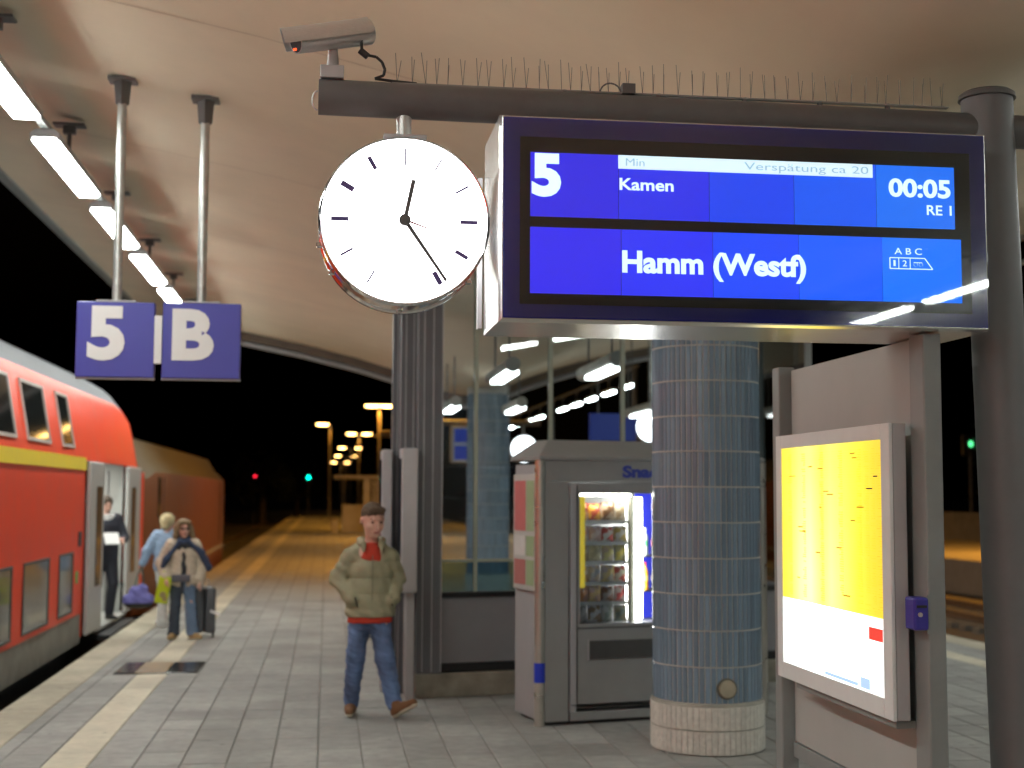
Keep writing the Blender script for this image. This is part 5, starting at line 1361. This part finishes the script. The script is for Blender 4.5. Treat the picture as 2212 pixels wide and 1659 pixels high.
# rear person in light blue jacket facing away, holding a violet bag
A2 = [((-.16, 0, 1.20), (-.27, .0, .98), (-.33, -.03, .78)), ((.16, 0, 1.20), (.22, .03, .97), (.2, .0, .76))]
L2 = [((-.08, 0, .76), (-.06, -.02, .43), (-.05, .03, .08)), ((.08, 0, .76), (.09, -.03, .43), (.1, -.02, .08))]
w2, T2, HM2 = simple_person((-2.16, 19.5, 0), R(0), 'fair haired person in a light blue jacket half hidden behind the woman', 1.50, A2, L2, turn=R(150), nod=R(5))
sdf_mesh('hair', [('e', T2((0, .02, .035)), (.095, .110, .095), HM2), ('k', .02, T2((0, .06, 0)), T2((0, .06, -.05)), .07, .06), ('mod', wr_noise(.006, 120, 100, 90)), ('sub', T2((0, -.13, -.06)), T2((0, -.125, .01)), .085, .065)], .010, pm('hair_fair', (.5, .42, .24), .7, var=.3, scale=40), w2, .012)
jb = [('c', (0, .005, .78), (0, .005, 1.10), .155, .15, (1.2, .82, 1)), ('c', (-.13, 0, 1.19), (.13, 0, 1.19), .078, .078), ('c', (-.15, 0, 1.19), (-.27, .0, .98), .075, .07), ('c', (-.27, .0, .98), (-.325, -.02, .82), .07, .055), ('c', (.15, 0, 1.19), (.23, .03, .97), .07, .065), ('c', (.23, .03, .97), (.2, .0, .80), .065, .05), ('c', (-.06, .02, 1.26), (.06, .02, 1.26), .045, .045), ('mod', wr_noise(.006, 30, 30, 60)), ('cut', (0, 0, -1), -.70)]
sdf_mesh('jacket', jb, .011, pm('light_blue_jacket', (.26, .36, .52), .7, var=.15, scale=12), w2, .03)
tw = [('c', (0, .0, .70), (0, .0, .76), .125, .12, (1.15, .85, 1)), ('c', (-.07, 0, .70), (-.06, -.01, .43), .09, .065), ('c', (-.06, -.01, .43), (-.05, .03, .07), .065, .062), ('c', (.07, 0, .70), (.09, -.02, .43), .09, .065), ('c', (.09, -.02, .43), (.1, -.01, .07), .065, .062), ('cut', (0, 0, -1), -.045), ('mod', wr_noise(.005, 38, 30, 42))]
sdf_mesh('trousers', tw, .011, pm('white_cotton', (.62, .62, .6), .8, var=.1), w2, .025)
shoe(w2, (-.05, .03, .085), (-.1, 1, 0), s=.9); shoe(w2, (.1, -.01, .085), (.2, 1, 0), s=.9)
# conductor in the doorway
A3 = [((-.18, 0, 1.36), (-.16, -.18, 1.12), (.05, -.30, 1.10)), ((.18, 0, 1.36), (.25, -.05, 1.10), (.16, -.26, 1.06))]
L3 = [((-.09, 0, .86), (-.10, -.02, .48), (-.10, .03, .08)), ((.09, 0, .86), (.10, -.1, .50), (.10, .05, .08))]
w3, T3, HM3 = simple_person((-2.98, 19.35, .06), R(25), 'person in a dark suit holding white papers in the open train doorway', 1.68, A3, L3, turn=R(5), nod=R(18))
sdf_mesh('hair', [('e', T3((0, .018, .045)), (.085, .10, .088), HM3), ('sub', T3((0, -.125, -.03)), T3((0, -.125, .035)), .082, .06), ('sub', T3((0, -.05, -.13)), T3((0, -.04, -.05)), .1, .085)], .010, pm('hair_dark', (.06, .04, .025), .7), w3, .012)
js = [('c', (0, .005, .85), (0, .005, 1.25), .155, .16, (1.2, .82, 1)), ('c', (-.15, 0, 1.36), (.15, 0, 1.36), .078, .078), ('c', (-.17, 0, 1.36), (-.17, -.17, 1.13), .07, .062), ('c', (-.17, -.17, 1.13), (.0, -.28, 1.10), .062, .045), ('c', (.17, 0, 1.36), (.25, -.05, 1.11), .07, .062), ('c', (.25, -.05, 1.11), (.18, -.22, 1.07), .062, .045), ('cut', (0, 0, -1), -.78), ('sub', (0, -.2, 1.42), (0, -.19, 1.15), .055, .01)]
sdf_mesh('jacket', js, .012, pm('dark_suit', (.02, .022, .035), .7), w3, .03)
sdf_mesh('shirt', [('c', (0, 0, 1.0), (0, 0, 1.40), .14, .12, (1.15, .8, 1)), ('cut', (0, 0, 1), 1.43)], .012, pm('white_shirt', (.7, .7, .7), .7), w3, .02)
sdf_mesh('trousers', [('c', (0, .0, .80), (0, .0, .86), .13, .125, (1.15, .85, 1)), ('c', (-.085, 0, .80), (-.10, -.02, .48), .10, .07), ('c', (-.10, -.02, .48), (-.10, .03, .09), .07, .058), ('c', (.085, 0, .80), (.10, -.09, .50), .10, .07), ('c', (.10, -.09, .50), (.10, .05, .09), .07, .058), ('cut', (0, 0, -1), -.05)], .012, pm('dark_suit', (.02, .022, .035), .7), w3, .025)
shoe(w3, (-.10, .03, .085), (-.1, -1, 0), mat=M_black); shoe(w3, (.10, .05, .085), (.2, -1, 0), mat=M_black)
pp = MB(); c3 = Matrix.Translation((-2.86, 19.02, 1.17)) @ Matrix.Rotation(R(25), 4, 'Z') @ Matrix.Rotation(R(-35), 4, 'X'); pp.box((-.08, -.003, -.09), (.12, .003, .09), 0, c3); tag(pp.build('papers', M_white, None), 'white papers held by the person in the train doorway', 'papers')

# bags and suitcase
bg_ = thing('carrier_bag', 'yellow green carrier bag held by the woman in the cream cardigan', 'bag', (-1.95, 17.22, .46))
Mg = pm('lime_bag', (.50, .60, .01), .4, var=.08)
mb = MB(); n_ = 8
fr = [(-2.055, 17.20, .455), (-1.90, 17.20, .435), (-1.845, 17.2, .76), (-2.0, 17.2, .775)]
bk = [(p[0], 17.27 - (.03 if i > 1 else 0), p[2]) for i, p in enumerate(fr)]
mb.loft([fr, bk], closed=True, cap=True); mb.build('bag_body', Mg, bg_, normals=True, bevel=.012)
mb = MB(); mb.tube([(-1.97, 17.22, .775), (-1.955, 17.23, .83), (-1.93, 17.23, .83), (-1.90, 17.22, .77)], .006, 6); mb.build('handle', Mg, bg_)
mb = MB(); mb.cyl((-1.95, 17.198, .55), (-1.95, 17.193, .55), .04, n=14); mb.cyl((-1.925, 17.198, .50), (-1.925, 17.193, .50), .03, n=12); mb.build('print', pm('bag_print', (.35, .28, .12), .5), bg_)
wb = sdf_mesh('carrier_bag', [('c', (-.0, 0, .0), (0, .0, .30), .085, .03, (1, .5, 1)), ('c', (0, 0, .3), (0, 0, .42), .02, .012), ('mod', wr_noise(.006, 50, 40, 50))], .011, pm('white_bag', (.65, .65, .63), .5), None, .02)
wb.location = (-2.03, 17.9, .16); tag(wb, 'long white plastic bag hanging below the yellow green bag', 'bag')
vb = thing('travel_bag', 'violet blue travel bag held out beside the train by the rear person', 'bag', (-2.52, 19.4, .22))
o = sdf_mesh('bag_body', [('c', (-.10, 0, .10), (.10, 0, .10), .11, .11, (1, .7, 1)), ('c', (-.03, 0, .2), (.05, 0, .24), .10, .08, (1, .7, 1)), ('mod', wr_noise(.008, 40, 40, 40))], .012, [pm('violet_bag', (.15, .14, .42), .6, var=.2, scale=14), M_black], vb, .03, pick=lambda C_: (C_[:, 2] < .06).astype(int))
mb = MB(); mb.tube([(-.06, 0, .28), (-.02, 0, .44), (.03, 0, .56), (.05, 0, .44), (.06, 0, .30)], .010, 6); mb.build('strap', pm('strap_green', (.03, .09, .08), .7), vb, world=False)
su = thing('suitcase', 'large dark grey wheeled suitcase with a white tag', 'suitcase', (-1.50, 17.62, 0), R(6))
Ms = pm('suitcase_grey', (.10, .105, .115), .35, var=.1, scale=6)
mb = MB(); mb.box((-.135, -.12, .05), (.01, .12, .64)); mb.build('shell', Ms, su, world=False, bevel=.035, smooth=50)
mb = MB(); mb.box((.02, -.12, .05), (.15, .12, .62)); mb.build('shell', Ms, su, world=False, bevel=.035, smooth=50)
mb = MB(); mb.box((.008, -.115, .07), (.022, .115, .6)); mb.build('seam', M_black, su, world=False)
for k in range(4):
    mb = MB(); xx = (-.11, -.04, .05, .12)[k]; mb.box((xx - .012, -.125, .1), (xx + .012, -.118, .58)); mb.build('rib', Ms, su, world=False, bevel=.003)
for xx in (-.1, .12):
    for yy in (-.08, .08):
        mb = MB(); mb.cyl((xx - .012, yy, .025), (xx + .012, yy, .025), .025, n=12); mb.box((xx - .016, yy - .012, .03), (xx + .016, yy + .012, .052)); mb.build('wheel', M_black, su, world=False)
mb = MB(); mb.tube([(-.03, .05, .63), (-.03, .05, .70), (.06, .05, .70), (.06, .05, .62)], .009, 8); mb.build('handle', M_chrome, su, world=False, smooth=40)
mb = MB(); mb.box((-.1, -.14, .60), (.02, -.10, .635)); mb.build('side_handle', M_lightp, su, world=False, bevel=.008)
mb = MB(); mb.add([(.08, -.135, .31), (.20, -.14, .265), (.205, -.14, .295), (.085, -.135, .345), (.08, -.13, .31), (.20, -.135, .265), (.205, -.135, .295), (.085, -.13, .345)], [(0, 1, 2, 3), (7, 6, 5, 4), (0, 4, 5, 1), (1, 5, 6, 2), (2, 6, 7, 3), (3, 7, 4, 0)]); mb.build('tag', M_white, su, world=False)
